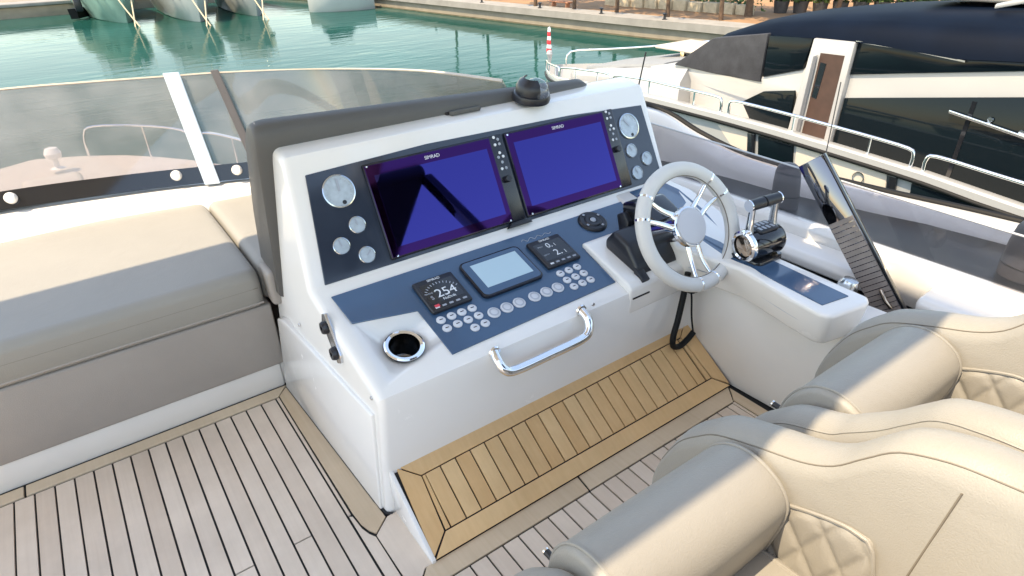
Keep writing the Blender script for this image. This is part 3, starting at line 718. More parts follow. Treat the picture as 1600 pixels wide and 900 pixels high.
# instruments on the lower dash
def square_inst(x0, x1, v0, v1, lab):
    f = prism('instrument', [(x0, v0), (x1, v0), (x1, v1), (x0, v1)], LO, .002, .016, 'black_plastic', con, r=.006, seg=3); f['label'] = lab
    prism('screen', [(x0 + .012, v0 + .026), (x1 - .012, v0 + .026), (x1 - .012, v1 - .02), (x0 + .012, v1 - .02)], LO, .0155, .0164, 'instrument_screen', f)
    lettering('lettering', 'SIMRAD', LO.M((x0 + x1) / 2, v1 - .0105, .0163), .0115, 'white_print', f)
    for k in range(5):
        xx = x0 + .02 + k * (x1 - x0 - .04) / 4
        rbox('key', (-.006, -.003, 0), (.006, .003, .001), 'grey_print' if k else 'white_print', f, r=0, M=LO.M(xx, v0 + .012, .0162))
    return f
i1 = square_inst(.640, .766, .166, .289, 'square autopilot instrument reading 254 with red key')
lettering('lettering', '254', LO.M(.712, .222, .0166), .043, 'white_print', i1)
lettering('lettering', 'S', LO.M(.665, .214, .0166), .02, 'grey_print', i1)
lettering('lettering', 'HDG', LO.M(.667, .232, .0166), .008, 'grey_print', i1)
lettering('lettering', 'NoDrift', LO.M(.71, .199, .0166), .012, 'white_print', i1)
for k in range(13):
    a = R(150 - k * 10); rbox('scale_mark', (-.0012, .0, 0), (.0012, .007, .0006), 'grey_print', i1, r=0, M=LO.M(.703, .205, .0164) @ Matrix.Rotation(a - R(90), 4, 'Z') @ Matrix.Translation((0, .053, 0)))
rbox('red_key', (-.007, -.0045, 0), (.007, .0045, .0014), 'red_print', i1, r=0, M=LO.M(.662, .183, .0163))
i2 = square_inst(1.037, 1.163, .172, .294, 'square instrument reading 0.1 and 2.1 beside the wheel')
lettering('lettering', '0.', LO.M(1.098, .256, .0166), .03, 'white_print', i2); lettering('lettering', '1', LO.M(1.118, .252, .0166), .018, 'white_print', i2)
lettering('lettering', '2.', LO.M(1.106, .219, .0166), .036, 'white_print', i2); lettering('lettering', '1', LO.M(1.131, .213, .0166), .02, 'white_print', i2)
lettering('lettering', 'SPEED', LO.M(1.066, .259, .0166), .007, 'grey_print', i2); lettering('lettering', 'DEPTH', LO.M(1.066, .222, .0166), .007, 'grey_print', i2)
# tablet
def rrect(x0, x1, v0, v1, r, n=5):
    out = []
    for cx, cy, a0 in ((x1 - r, v0 + r, -90), (x1 - r, v1 - r, 0), (x0 + r, v1 - r, 90), (x0 + r, v0 + r, 180)):
        for k in range(n + 1): a = R(a0 + 90 * k / n); out.append((cx + r * math.cos(a), cy + r * math.sin(a)))
    return out
tb = prism('control_tablet', rrect(.797, 1.008, .153, .304, .018), LO, .002, .014, 'display_frame', con, r=.003)
prism('bezel', rrect(.803, 1.002, .159, .298, .014), LO, .0135, .0146, 'dash_blue', tb)
prism('screen', [(.826, .183), (.986, .183), (.986, .281), (.826, .281)], LO, .0142, .0152, 'tablet_screen', tb)
# script emblem strokes above the second instrument
em = catmull([LO(1.04 + .115 * k / 12, .318 + .007 * math.sin(k * 2.1) * (1 - .04 * k), .0032) for k in range(13)], 4)
tube('emblem', em, .0011, 'grey_print', con, 5)
# buttons
def button(x, v, r, big):
    b = lathe('button', [(0, .0045), (r * .8, .0045), (r, .003), (r, 0)], 'button_white', con, LO.M(x, v, .0025), 20)
    if big: lathe('ring', [(r * .55, .0046), (r * .78, .0046), (r * .78, .0056), (r * .55, .0056)], 'button_ring', b, LO.M(x, v, .0025), 20)
    else: rbox('mark', (-.005, -.0013, 0), (.005, .0013, .0005), 'display_frame', b, r=0, M=LO.M(x, v, .0071))
for x, v in ((.651, .143), (.684, .1435), (.716, .1435), (.749, .1435), (.651, .111), (.684, .1115), (.717, .112), (.750, .112), (.718, .079), (.751, .080)): button(x, v, .0128, False)
for x, v in ((1.062, .1465), (1.095, .147), (1.128, .148), (1.063, .115), (1.096, .1155), (1.129, .1165), (1.065, .084), (1.098, .0845), (1.130, .085)): button(x, v, .0128, False)
for x in (.794, .837, .879, .933, .976, 1.018): button(x, .102, .0185, True)
# joystick pad
jp = lathe('trackball_pad', [(0, .006), (.012, .006), (.014, .012), (.026, .012), (.03, .008), (.044, .010), (.049, .006), (.050, 0)], 'black_plastic', con, LO.M(1.318, .300, .0025), 36)
for k in range(4): rbox('key', (-.004, .033, .011), (.004, .04, .0125), 'grey_print', jp, r=0, M=LO.M(1.318, .300, .0025) @ Matrix.Rotation(k * 1.57 + .4, 4, 'Z'))
lathe('cap', [(0, .0165), (.008, .0155), (.011, .012)], 'grey_print', jp, LO.M(1.318, .300, .0025), 20)
# cup holder
cu = lathe('cup_holder', [(.051, .0), (.051, .004), (.047, .0065), (.042, .005), (.040, -.004), (.038, -.074), (.03, -.078), (.02, -.078), (.018, -.074), (.010, -.074), (.008, -.078), (0, -.078)], 'cup_steel', con, LO.M(.524, .108, .002), 40)
lathe('rim', [(.040, .0050), (.0425, .0056), (.0475, .0070), (.0515, .0045), (.0515, .003), (.047, .0055)], 'chrome', cu, LO.M(.524, .108, .002), 40)
# grab handle
gh = tube('grab_handle', [(.722, 1.134, .372), (.716, 1.108, .362), (.722, 1.088, .343), (.752, 1.082, .331), (.86, 1.081, .331), (.975, 1.082, .333), (1.008, 1.088, .347), (1.018, 1.105, .372), (1.016, 1.134, .388)], .0138, 'chrome', con, 14, smooth_n=6)
for x, z in ((.722, .372), (1.016, .388)): lathe('foot', [(0, .006), (.016, .005), (.018, 0)], 'chrome', gh, frame((x, 1.131, z), (0, -1, 0)), 18)
for x, y, z, nn in ((1.06, 1.129, .392, (0, -1, 0)), (shell_x(1.17, .36), 1.17, .36, (-1, 0, 0)), (shell_x(1.62, .345), 1.62, .345, (-1, 0, 0))):
    lathe('screw_cap', [(0, .003), (.005, .002), (.006, 0)], 'satin_steel', con, frame((x, y, z), nn), 10)
rbox('slot', (1.215, 1.1225, .352), (1.285, 1.128, .357), 'dark_void', con, r=.001)
tube('sealant_bead', [(shell_x(y, .0) - .004, y, .001) for y in (1.835, 1.6, 1.4, 1.2)] + [(.372, 1.146, .001), (.385, 1.136, .001)], .003, 'caulk', con, 6)
# power sockets on the port shoulder
sx_ = shell_x(1.37, .42) - .003
so = prism('socket_plate', [(1.325, .375), (1.345, .365), (1.432, .445), (1.43, .47), (1.412, .478), (1.325, .398)], lambda u, v, w: Vector((shell_x(u, v) + w, u, v)), -.006, .004, 'satin_steel', con, r=.002)
for yy, zz in ((1.352, .393), (1.405, .443)): lathe('socket', [(.006, .0), (.006, .012), (.015, .012), (.018, .006), (.018, 0)], 'black_plastic', so, frame((shell_x(yy, zz) - .006, yy, zz), (-1, 0, .05)), 16)
# hood: recess vent and dome camera are on top
prism('vent_recess', [(.975, 1.735), (1.10, 1.735), (1.115, 1.765), (.96, 1.765)], lambda u, v, w: Vector((u, v, w + .8225 + (v - 1.74) * .2)), -.01, .006, 'dark_void', con, r=.003)
prism('vent_slat', [(.985, 1.722), (1.09, 1.722), (1.095, 1.732), (.98, 1.732)], lambda u, v, w: Vector((u, v, w + .830)), -.01, .004, 'vinyl_dark', con, r=.002)
# footrest: mitred frame and slats, plinth
fr = prism('footrest', [(.952, -.004), (.952, .006), (1.14, .133), (1.14, -.004)], lambda u, v, w: Vector((w, u, v)), .402, 1.508, 'caulk', con)
prism('plinth', [(.939, -.004), (.939, .009), (1.14, .1445), (1.14, -.004)], lambda u, v, w: Vector((w, u, v)), .394, .4045, 'gelcoat', con, r=.001)
def rb(pts, m='teak_gold'): return prism('slat', pts, RAMP, -.004, .0035, m, fr, r=.0008, seg=1)
rb([(.405, .0005), (1.505, .0005), (1.457, .047), (.457, .047)])
rb([(.402, .006), (.4535, .0495), (.4635, .194), (.416, .240)])
rb([(.419, .243), (.4645, .1975), (1.447, .212), (1.508, .262), (1.508, .278)])
rb([(1.508, .0065), (1.461, .050), (1.451, .211), (1.508, .257)])
rb([(.459, .0505), (.471, .0505), (.474, .1945), (.4665, .1945)])
x = .4755; k = 0
while x < 1.42:
    x1 = min(x + .0460, 1.434)
    tv = lambda xx: .1945 + (xx - .465) * .0148
    rb([(x, .0505), (x1 - .0042, .0505), (x1 - .0042, tv(x1)), (x, tv(x))]); x = x1; k += 1
rb([(1.4375, .0505), (1.455, .0505), (1.4475, .208), (1.4375, .208)])

# ------------------------------------------------------------------ starboard wing with throttle pod (part of the console)
prism('wing_wall', [(1.508, -.004), (1.500, .38), (1.62, .40), (1.64, -.004)], lambda u, v, w: Vector((u + .06 * max(0, .9 - w), w, v)), -.35, 1.16, 'gelcoat_matt', con, r=.006)
pod_o = [(1.405, 1.14), (1.425, 1.02), (1.44, .94), (1.425, .85), (1.405, .75), (1.395, .66), (1.405, .635), (1.545, .612), (1.575, .63), (1.60, 1.06), (1.72, 1.22), (1.775, 1.40), (1.775, 1.52), (1.5, 1.52), (1.45, 1.30)]
bm = bmesh.new()
lo_, hi_ = [], []
for x, y in pod_o:
    f = 1.0 if x < 1.5 else .4
    hi_.append(bm.verts.new((x, y, .463 + max(0, y - 1.1) * .075)))
    lo_.append(bm.verts.new((x + .035 * f, y + (.02 if y < .7 else 0), .350)))
n = len(pod_o); bm.faces.new(hi_); bm.faces.new(lo_[::-1])
for i in range(n): bm.faces.new((hi_[i], hi_[(i + 1) % n], lo_[(i + 1) % n], lo_[i]))
bmesh.ops.recalc_face_normals(bm, faces=bm.faces); bevel_all(bm, .014, 4, ang=40)
pod = from_bm('throttle_pod', bm, 'gelcoat', con, auto=30)
prism('pod_panel', [(1.462, 1.05), (1.468, .92), (1.452, .82), (1.437, .68), (1.53, .664), (1.565, 1.07), (1.60, 1.13), (1.67, 1.26), (1.725, 1.42), (1.725, 1.50), (1.56, 1.50), (1.52, 1.25)], lambda u, v, w: Vector((u, v, .463 + max(0, v - 1.1) * .075 + w)), -.004, .0028, 'dash_blue', pod)
tube('mould_line', [(x + .0005 - .0002, y, .404) for x, y in ((1.4235, 1.10), (1.444, 1.02), (1.459, .94), (1.444, .85), (1.424, .75), (1.4165, .68))], .0013, 'grey_print', pod, 5, smooth_n=5)
lathe('side_knob', [(0, .05), (.02, .046), (.028, .03), (.028, 0)], 'satin_steel', con, frame((1.66, .735, .395), (.1, -.2, 1)), 20)

# wheel pod and binnacle
prism('wheel_pod', [(1.1285, .30), (1.1235, .385), (1.138, .402), (1.335, .460), (1.350, .456), (1.352, .43), (1.352, .36)], lambda u, v, w: Vector((w, u, v)), 1.205, 1.53, 'gelcoat', con, r=.016, seg=4)
bn = prism('binnacle', [(1.150, .398), (1.155, .430), (1.205, .492), (1.27, .512), (1.305, .47), (1.30, .44)], lambda u, v, w: Vector((w, u, v)), 1.258, 1.47, 'black_plastic', con, r=.014, seg=3)
prism('hood', [(1.24, .490), (1.21, .525), (1.30, .565), (1.36, .545), (1.35, .47)], lambda u, v, w: Vector((w, u, v)), 1.38, 1.51, 'black_gloss', bn, r=.01, seg=3)
prism('side_grip', [(1.30, .455), (1.305, .50), (1.33, .525), (1.36, .51), (1.345, .455)], lambda u, v, w: Vector((w, u, v)), 1.36, 1.392, 'black_plastic', bn, r=.006)
prism('bracket', [(1.135, .385), (1.125, .40), (1.165, .43), (1.17, .40)], lambda u, v, w: Vector((w, u, v)), 1.255, 1.285, 'black_plastic', bn, r=.003)
lettering('lettering', '+', frame((1.44, 1.222, .541), (0, -.4, .9), (1, 0, 0)), .03, 'white_print', bn)

# ================================================================== STEERING WHEEL
WC = Vector((1.369, 1.073, .565)); WN = Vector((-.05, -math.cos(R(30)), math.sin(R(30)))).normalized()
WM = frame(WC, WN, (1, 0, 0))
sw = thing('steering_wheel', 'white leather steering wheel with polished split spokes', 'steering wheel', tuple(WC))
Rr, rr = .168, .0215
ring = [WM @ Vector((Rr * math.cos(2 * math.pi * k / 72), Rr * math.sin(2 * math.pi * k / 72), 0)) for k in range(72)]
rim = tube('rim', ring, rr, 'wheel_leather', sw, 16, closed=True)
tube('stitching', [WM @ Vector(((Rr - rr * .96) * math.cos(2 * math.pi * k / 72), (Rr - rr * .96) * math.sin(2 * math.pi * k / 72), .006)) for k in range(72)], .0016, 'thread', rim, 5, closed=True)
SA = (148, 32, 270)
for a0 in SA:
    for s in (-1, 1):
        a = R(a0 + s * 11)
        # chrome collar round the rim
        p = [WM @ Vector((Rr * math.cos(a + d), Rr * math.sin(a + d), 0)) for d in (-.018, 0, .018)]
        tube('collar', p, rr + .0012, 'chrome', rim, 16)
        e = Vector((math.cos(a) * (Rr - .012), math.sin(a) * (Rr - .012), 0)); h = Vector((math.cos(R(a0 + s * 22)) * .048, math.sin(R(a0 + s * 22)) * .048, -.008))
        tube('spoke', [WM @ h, WM @ (h.lerp(e, .5) + Vector((-math.sin(a), math.cos(a), 0)) * (-s * .004) + Vector((0, 0, -.005))), WM @ e], [.0080, .0062, .0055], 'chrome', sw, 10, smooth_n=4, flat=(1.25, .7), up=WN)
lathe('hub', [(0, .012), (.052, .010), (.059, .005), (.060, -.006), (.052, -.018), (.036, -.034), (.03, -.17)], 'chrome', sw, WM, 40)
lathe('hub_cap', [(0, .0175), (.036, .0165), (.051, .0135), (.0535, .0095)], 'wheel_hub', sw, WM, 40)
# microphone cord hanging below the wheel
mc = thing('microphone_cord', 'black coiled microphone cord looping below the steering wheel', 'cord', (1.40, 1.09, .15))
tube('coil', [(1.425, 1.10, .385), (1.412, 1.095, .32), (1.385, 1.085, .235), (1.366, 1.08, .18), (1.372, 1.08, .142), (1.405, 1.08, .128), (1.44, 1.08, .140), (1.466, 1.08, .158)], .0098, 'rubber', mc, 10, smooth_n=6)
tube('thin_lead', [(1.464, 1.08, .158), (1.452, 1.085, .22), (1.446, 1.09, .29), (1.446, 1.10, .33)], .0032, 'rubber', mc, 6, smooth_n=5)
lathe('clip', [(0, .01), (.013, .008), (.013, -.008), (0, -.01)], 'rubber', mc, frame((1.446, 1.095, .318), (0, 0, 1)), 12)
ig = thing('ignition_button', 'round black button with grey cap just under the steering wheel', 'button', (1.49, 1.10, .33))
lathe('ring', [(.016, .004), (.021, .006), (.024, .002), (.024, -.012)], 'black_plastic', ig, frame((1.475, 1.098, .322), (-.1, -1, .15)), 22)
lathe('cap', [(0, .007), (.012, .006), (.016, .003), (.016, -.01)], 'satin_steel', ig, frame((1.475, 1.098, .322), (-.1, -1, .15)), 22)

# ================================================================== THROTTLE
th = thing('throttle', 'twin lever throttle with black grip and chrome rings on the blue pod', 'throttle', (1.53, .96, .463))
TX = Vector((.98, -.17, .05)).normalized()
TM = frame((1.478, .958, .513), TX, (0, 0, 1))
prism('base', rrect(1.475, 1.60, .90, 1.02, .02), lambda u, v, w: Vector((u, v, w)), .462, .478, 'black_gloss', th, r=.004)
bd = lathe('body', [(0, 0), (.043, 0), (.046, .006), (.046, .11), (.042, .118), (0, .118)], 'black_gloss', th, TM, 36)
prism('keypad', rrect(-.028, .028, .03, .10, .008), lambda u, v, w: TM @ Vector((w, u, v)), .040, .0475, 'black_plastic', bd, r=.002)
for i in range(4):
    for j in range(2): rbox('key', (.0475, -.022 + j * .024, .038 + i * .015), (.0485, -.006 + j * .024, .046 + i * .015), 'grey_print', bd, r=0, M=TM)
lathe('end_ring', [(.034, -.006), (.040, -.009), (.046, -.005), (.0475, .004), (.046, .008)], 'chrome', th, TM, 36)
lathe('end_cap', [(0, -.004), (.028, -.004), (.033, -.0015), (.034, .001)], 'bronze_steel', th, TM, 36)
for s, x in ((0, .012), (1, .098)):
    p0 = TM @ Vector((.030, 0, x)); p1 = TM @ Vector((.075, -.004, x + .004)); p2 = TM @ Vector((.118, -.004, x + .006))
    tube('lever', [p0, p1, p2], [.012, .009, .008], 'chrome' if s == 0 else 'satin_steel', th, 10, smooth_n=4, flat=(1.5, .6), up=TX)
g0 = TM @ Vector((.122, -.004, .004)); g1 = TM @ Vector((.122, -.004, .112)); gm = g0.lerp(g1, .47); gm2 = g0.lerp(g1, .5)
tube('grip', [g0, g0.lerp(g1, .02), gm.lerp(g0, .02), gm], [.012, .0155, .0165, .0145], 'black_plastic', th, 18)
tube('grip', [gm2, gm2.lerp(g1, .02), g1.lerp(gm2, .02), g1], [.0145, .0165, .0155, .012], 'black_plastic', th, 18)
for p in (g0, g1):
    tube('grip_band', [p - TX * .002, p + TX * .002], .0172, 'chrome', th, 18)

# ================================================================== DOME CAMERA on the hood
dc = thing('dome_camera', 'black dome camera with clear bubble on top of the helm hood', 'camera', (1.28, 1.715, .83))
DM = frame((1.285, 1.712, .826), (0, -.18, 1))
lathe('base', [(0, 0), (.062, 0), (.064, .010), (.060, .022), (.050, .026), (0, .026)], 'black_plastic', dc, DM, 36)
lathe('bubble', [(.044, .022), (.0445, .034), (.039, .054), (.026, .067), (.011, .073), (0, .074)], 'clear_dome', dc, DM @ Matrix.Translation((.006, -.014, 0)), 30)
sh = []
for k in range(13):
    a = R(95 + k * 14); sh.append([DM @ Vector((r * math.cos(a), r * math.sin(a), z)) for r, z in ((.055, .024), (.055, .045), (.046, .062), (.030, .074), (.028, .070), (.042, .058), (.050, .042), (.050, .024))])
loft('shroud', sh, 'black_plastic', dc, auto=40)
lathe('lens', [(0, .052), (.010, .050), (.017, .042), (.018, .024)], 'grey_print', dc, DM @ Matrix.Translation((.004, -.016, 0)), 20)

# ================================================================== SUNBED AND BACKREST PAD
sb = thing('sunbed', 'cream cushioned sunbed with taupe front and white plinth, port of the console', 'sunbed', (-.5, 2.2, 0))
rbox('plinth', (CX - 2.3, 1.852, -.004), (.336, 2.66, .088), 'gelcoat_matt', sb, r=.006)
rbox('plinth', (.336, 1.86, -.004), (1.7, 2.5, .088), 'gelcoat_matt', sb, r=.006)
rbox('front_panel', (CX - 2.3, 1.842, .090), (.352, 2.62, .318), 'vinyl_taupe', sb, r=.008, seg=3)
def cushion(x0, x1, y0, y1, z0, z1, m, rf=.05, name='cushion'):
    """front edge (y0) with big roll, slightly crowned top"""
    nx, out = 15, []
    sec = []
    for k in range(9): a = R(180 - 90 * k / 8 - 0); sec.append((y0 + rf + rf * math.cos(a), z1 - rf + rf * math.sin(a), 0))
    sec = [(y0 + .012, z0), (y0 + .002, z0 + .012)] + [(a, b) for a, b, _ in sec]
    for k in range(1, 9): sec.append((y0 + rf + (y1 - .03 - y0 - rf) * k / 8, z1 + .005 * math.sin(math.pi * k / 8)))
    sec += [(y1 - .008, z1 - .012), (y1, z1 - .04), (y1 - .01, z0)]
    rings = []
    for i in range(nx):
        t = i / (nx - 1); x = x0 + (x1 - x0) * t
        e = min(t, 1 - t) * (x1 - x0); sh = 0
        if e < .02: sh = .014 * (1 - e / .02) ** 2
        yc, zc = (y0 + y1) / 2, (z0 + z1) / 2
        rings.append([Vector((x, y + math.copysign(min(sh, abs(y - yc)), yc - y), z - (sh if z > zc else -sh * .5))) for y, z in sec])
    # extra rings close to the ends for the rolled edge
    return rings
def cush_obj(*a, parent=sb, **kw):
    x0, x1 = a[0], a[1]
    base_r = cushion(*a, **kw)
    # resample in x with dense ends
    y0, y1, z0, z1 = a[2:6]; yc, zc = (y0 + y1) / 2, (z0 + z1) / 2
    sec = [(p.y, p.z) for p in base_r[7]]
    xs_ = [0, .002, .006, .012, .02, .03, .06] + [.1 + (x1 - x0 - .2) * k / 8 for k in range(9)] + [x1 - x0 - q for q in (.06, .03, .02, .012, .006, .002, 0)]
    rings = []
    for d in xs_:
        e = min(d, x1 - x0 - d); u = max(0, 1 - e / .03); sh = .026 * (1 - math.sqrt(max(0, 1 - u * u)))
        rings.append([Vector((x0 + d, y + math.copysign(min(sh, abs(y - yc)), yc - y), z - (sh if z > zc else -sh * .3))) for y, z in sec])
    return loft('cushion', rings, a[6], parent, auto=60)
cush_obj(-1.75, .338, 1.832, 2.61, .322, .446, 'vinyl_bed', rf=.034)
cush_obj(.344, 1.55, 1.86, 2.58, .322, .446, 'vinyl_bed', rf=.05)
tube('piping', [(-1.7, 1.836, .335), (.332, 1.836, .335)], .004, 'vinyl_taupe', sb, 6)
tube('stitch_line', [(-1.7, 1.8335, .388), (.325, 1.8335, .388)], .0012, 'thread', sb, 5)
# taupe backrest wrapped round the forward side of the console
bp_ = thing('backrest_pad', 'dark taupe padded backrest wrapped over the front of the helm console', 'backrest', (1, 1.82, .33))
rings = []
XA, XB = .350, 1.575
for d in [0, .004, .012, .024, .04] + [.08 + (XB - XA - .16) * k / 16 for k in range(17)] + [XB - XA - q for q in (.04, .024, .012, .004, 0)]:
    e = min(d, XB - XA - d); u = max(0, 1 - e / .04); sh = .034 * (1 - math.sqrt(max(0, 1 - u * u))); t = d / (XB - XA)
    zt = .896 - .052 * t
    sec = [(1.772, .36), (1.760, .60), (1.745, zt - .070), (1.742, zt - .030), (1.756, zt - .008), (1.785, zt), (1.825, zt - .012), (1.862, zt - .05), (1.895, zt - .15), (1.93, .60), (1.945, .42), (1.93, .36)]
    c = Vector((0, 1.782, .6))
    rings.append([Vector((XA + d + (1 - t) * .05 * z, y + (c.y - y) * sh * 5, z + (c.z - z) * sh * 2)) for y, z in sec])
pad = loft('pad', rings, 'vinyl_dark', bp_, auto=60)
tube('piping', [(XA + .016 + .05 * z, y, z - .008) for y, z in ((1.80, .40), (1.778, .60), (1.752, .82), (1.766, .885), (1.80, .892), (1.85, .84), (1.9, .72), (1.93, .58), (1.935, .42))], .0035, 'vinyl_taupe', bp_, 6, smooth_n=4)
cush = rbox('lower_roll', (.352, 1.80, .325), (.385, 1.90, .44), 'vinyl_taupe', bp_, r=.014, seg=4)

# ================================================================== STRUT AND PADS ON THE STARBOARD SIDE
st = thing('polished_strut', 'mirror polished flat strut leaning up over the starboard coaming', 'strut', (1.78, .62, .32))
nv = Vector((-.967, -.235, .055)).normalized()
A, B = Vector((1.800, .640, .30)), Vector((1.776, .978, .700))
dv = (B - A); dv = (dv - nv * dv.dot(nv)).normalized(); wv = nv.cross(dv)
if wv.y > 0: wv = -wv
def plate(name, a, b, w0, w1, t0, t1, m, parent, r=.002):
    bm = bmesh.new(); V = []
    for p in (a, b):
        for s in (w0, w1):
            for k in (t0, t1): V.append(bm.verts.new(p + wv * s + nv * k))
    for f in ((0, 1, 3, 2), (4, 6, 7, 5), (0, 4, 5, 1), (2, 3, 7, 6), (0, 2, 6, 4), (1, 5, 7, 3)): bm.faces.new([V[j] for j in f])
    bmesh.ops.recalc_face_normals(bm, faces=bm.faces); bevel_all(bm, r, 2)
    return from_bm(name, bm, m, parent, auto=30)
plate('plate', A, B, -.040, .036, 0, .008, 'mirror_steel', st)
plate('edge_flange', A, B, .037, .043, -.012, .010, 'black_gloss', st)
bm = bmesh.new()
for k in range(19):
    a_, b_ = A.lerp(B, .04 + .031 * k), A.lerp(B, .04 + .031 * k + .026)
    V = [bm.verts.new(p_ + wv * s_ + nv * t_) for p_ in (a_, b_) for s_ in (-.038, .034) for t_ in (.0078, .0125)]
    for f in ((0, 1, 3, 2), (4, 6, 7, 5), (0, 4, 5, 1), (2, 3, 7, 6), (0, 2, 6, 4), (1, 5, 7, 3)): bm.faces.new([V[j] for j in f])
o = from_bm('strut_ribs', bm, 'rib_grey', st); o['kind'] = 'stuff'  # raised grey-brown ribs across the lower part of the strut
p = A.lerp(B, .07) + wv * .012 + nv * .014
tube('latch', [p, p + dv * .03 + nv * .01, p + dv * .06], .006, 'bronze_steel', st, 8)
def pad_obj(loc, sx, sy, sz, lab, tilt):
    t = thing('side_pad', lab, 'pad', loc, 'padded covers on the dark side ledge')
    prof_ = [(0, 1), (.45, .985), (.75, .93), (.9, .82), (.97, .62), (1, .35), (.98, .1), (.9, 0), (0, 0)]
    M = Matrix.Translation(loc) @ Matrix.Rotation(R(tilt), 4, 'X') @ Matrix.Diagonal((sx, sy, sz, 1))
    lathe('cover', prof_, 'vinyl_pad', t, M, 28, auto=60)
    M2 = Matrix.Translation(loc) @ Matrix.Rotation(R(tilt), 4, 'X')
    tube('seam', [M2 @ Vector((sx * 1.0 * math.cos(a), sy * 1.0 * math.sin(a), sz * .36)) for a in [k * .2618 for k in range(24)]], .002, 'rubber', t, 5, closed=True)
pad_obj((2.06, 1.20, .385), .035, .052, .185, 'dark grey padded cover standing on the ledge near the throttle', -4)
pad_obj((2.06, .43, .385), .045, .085, .23, 'dark taupe padded cover at the right edge beside the far seat', 0)

sg_ = thing('side_windscreen', 'low tinted glass side screen standing on the starboard coaming', 'windscreen', (1.925, .5, .44))
prism('pane', [(-2.7, .436), (1.78, .436), (1.77, .622), (.5, .598), (-2.7, .60)], lambda u, v, w: Vector((w, u, v)), 1.922, 1.928, 'side_tint', sg_)
tube('top_edge', [(1.925, -2.7, .601), (1.925, .5, .599), (1.925, 1.77, .623)], .0032, 'glass_edge', sg_, 6)
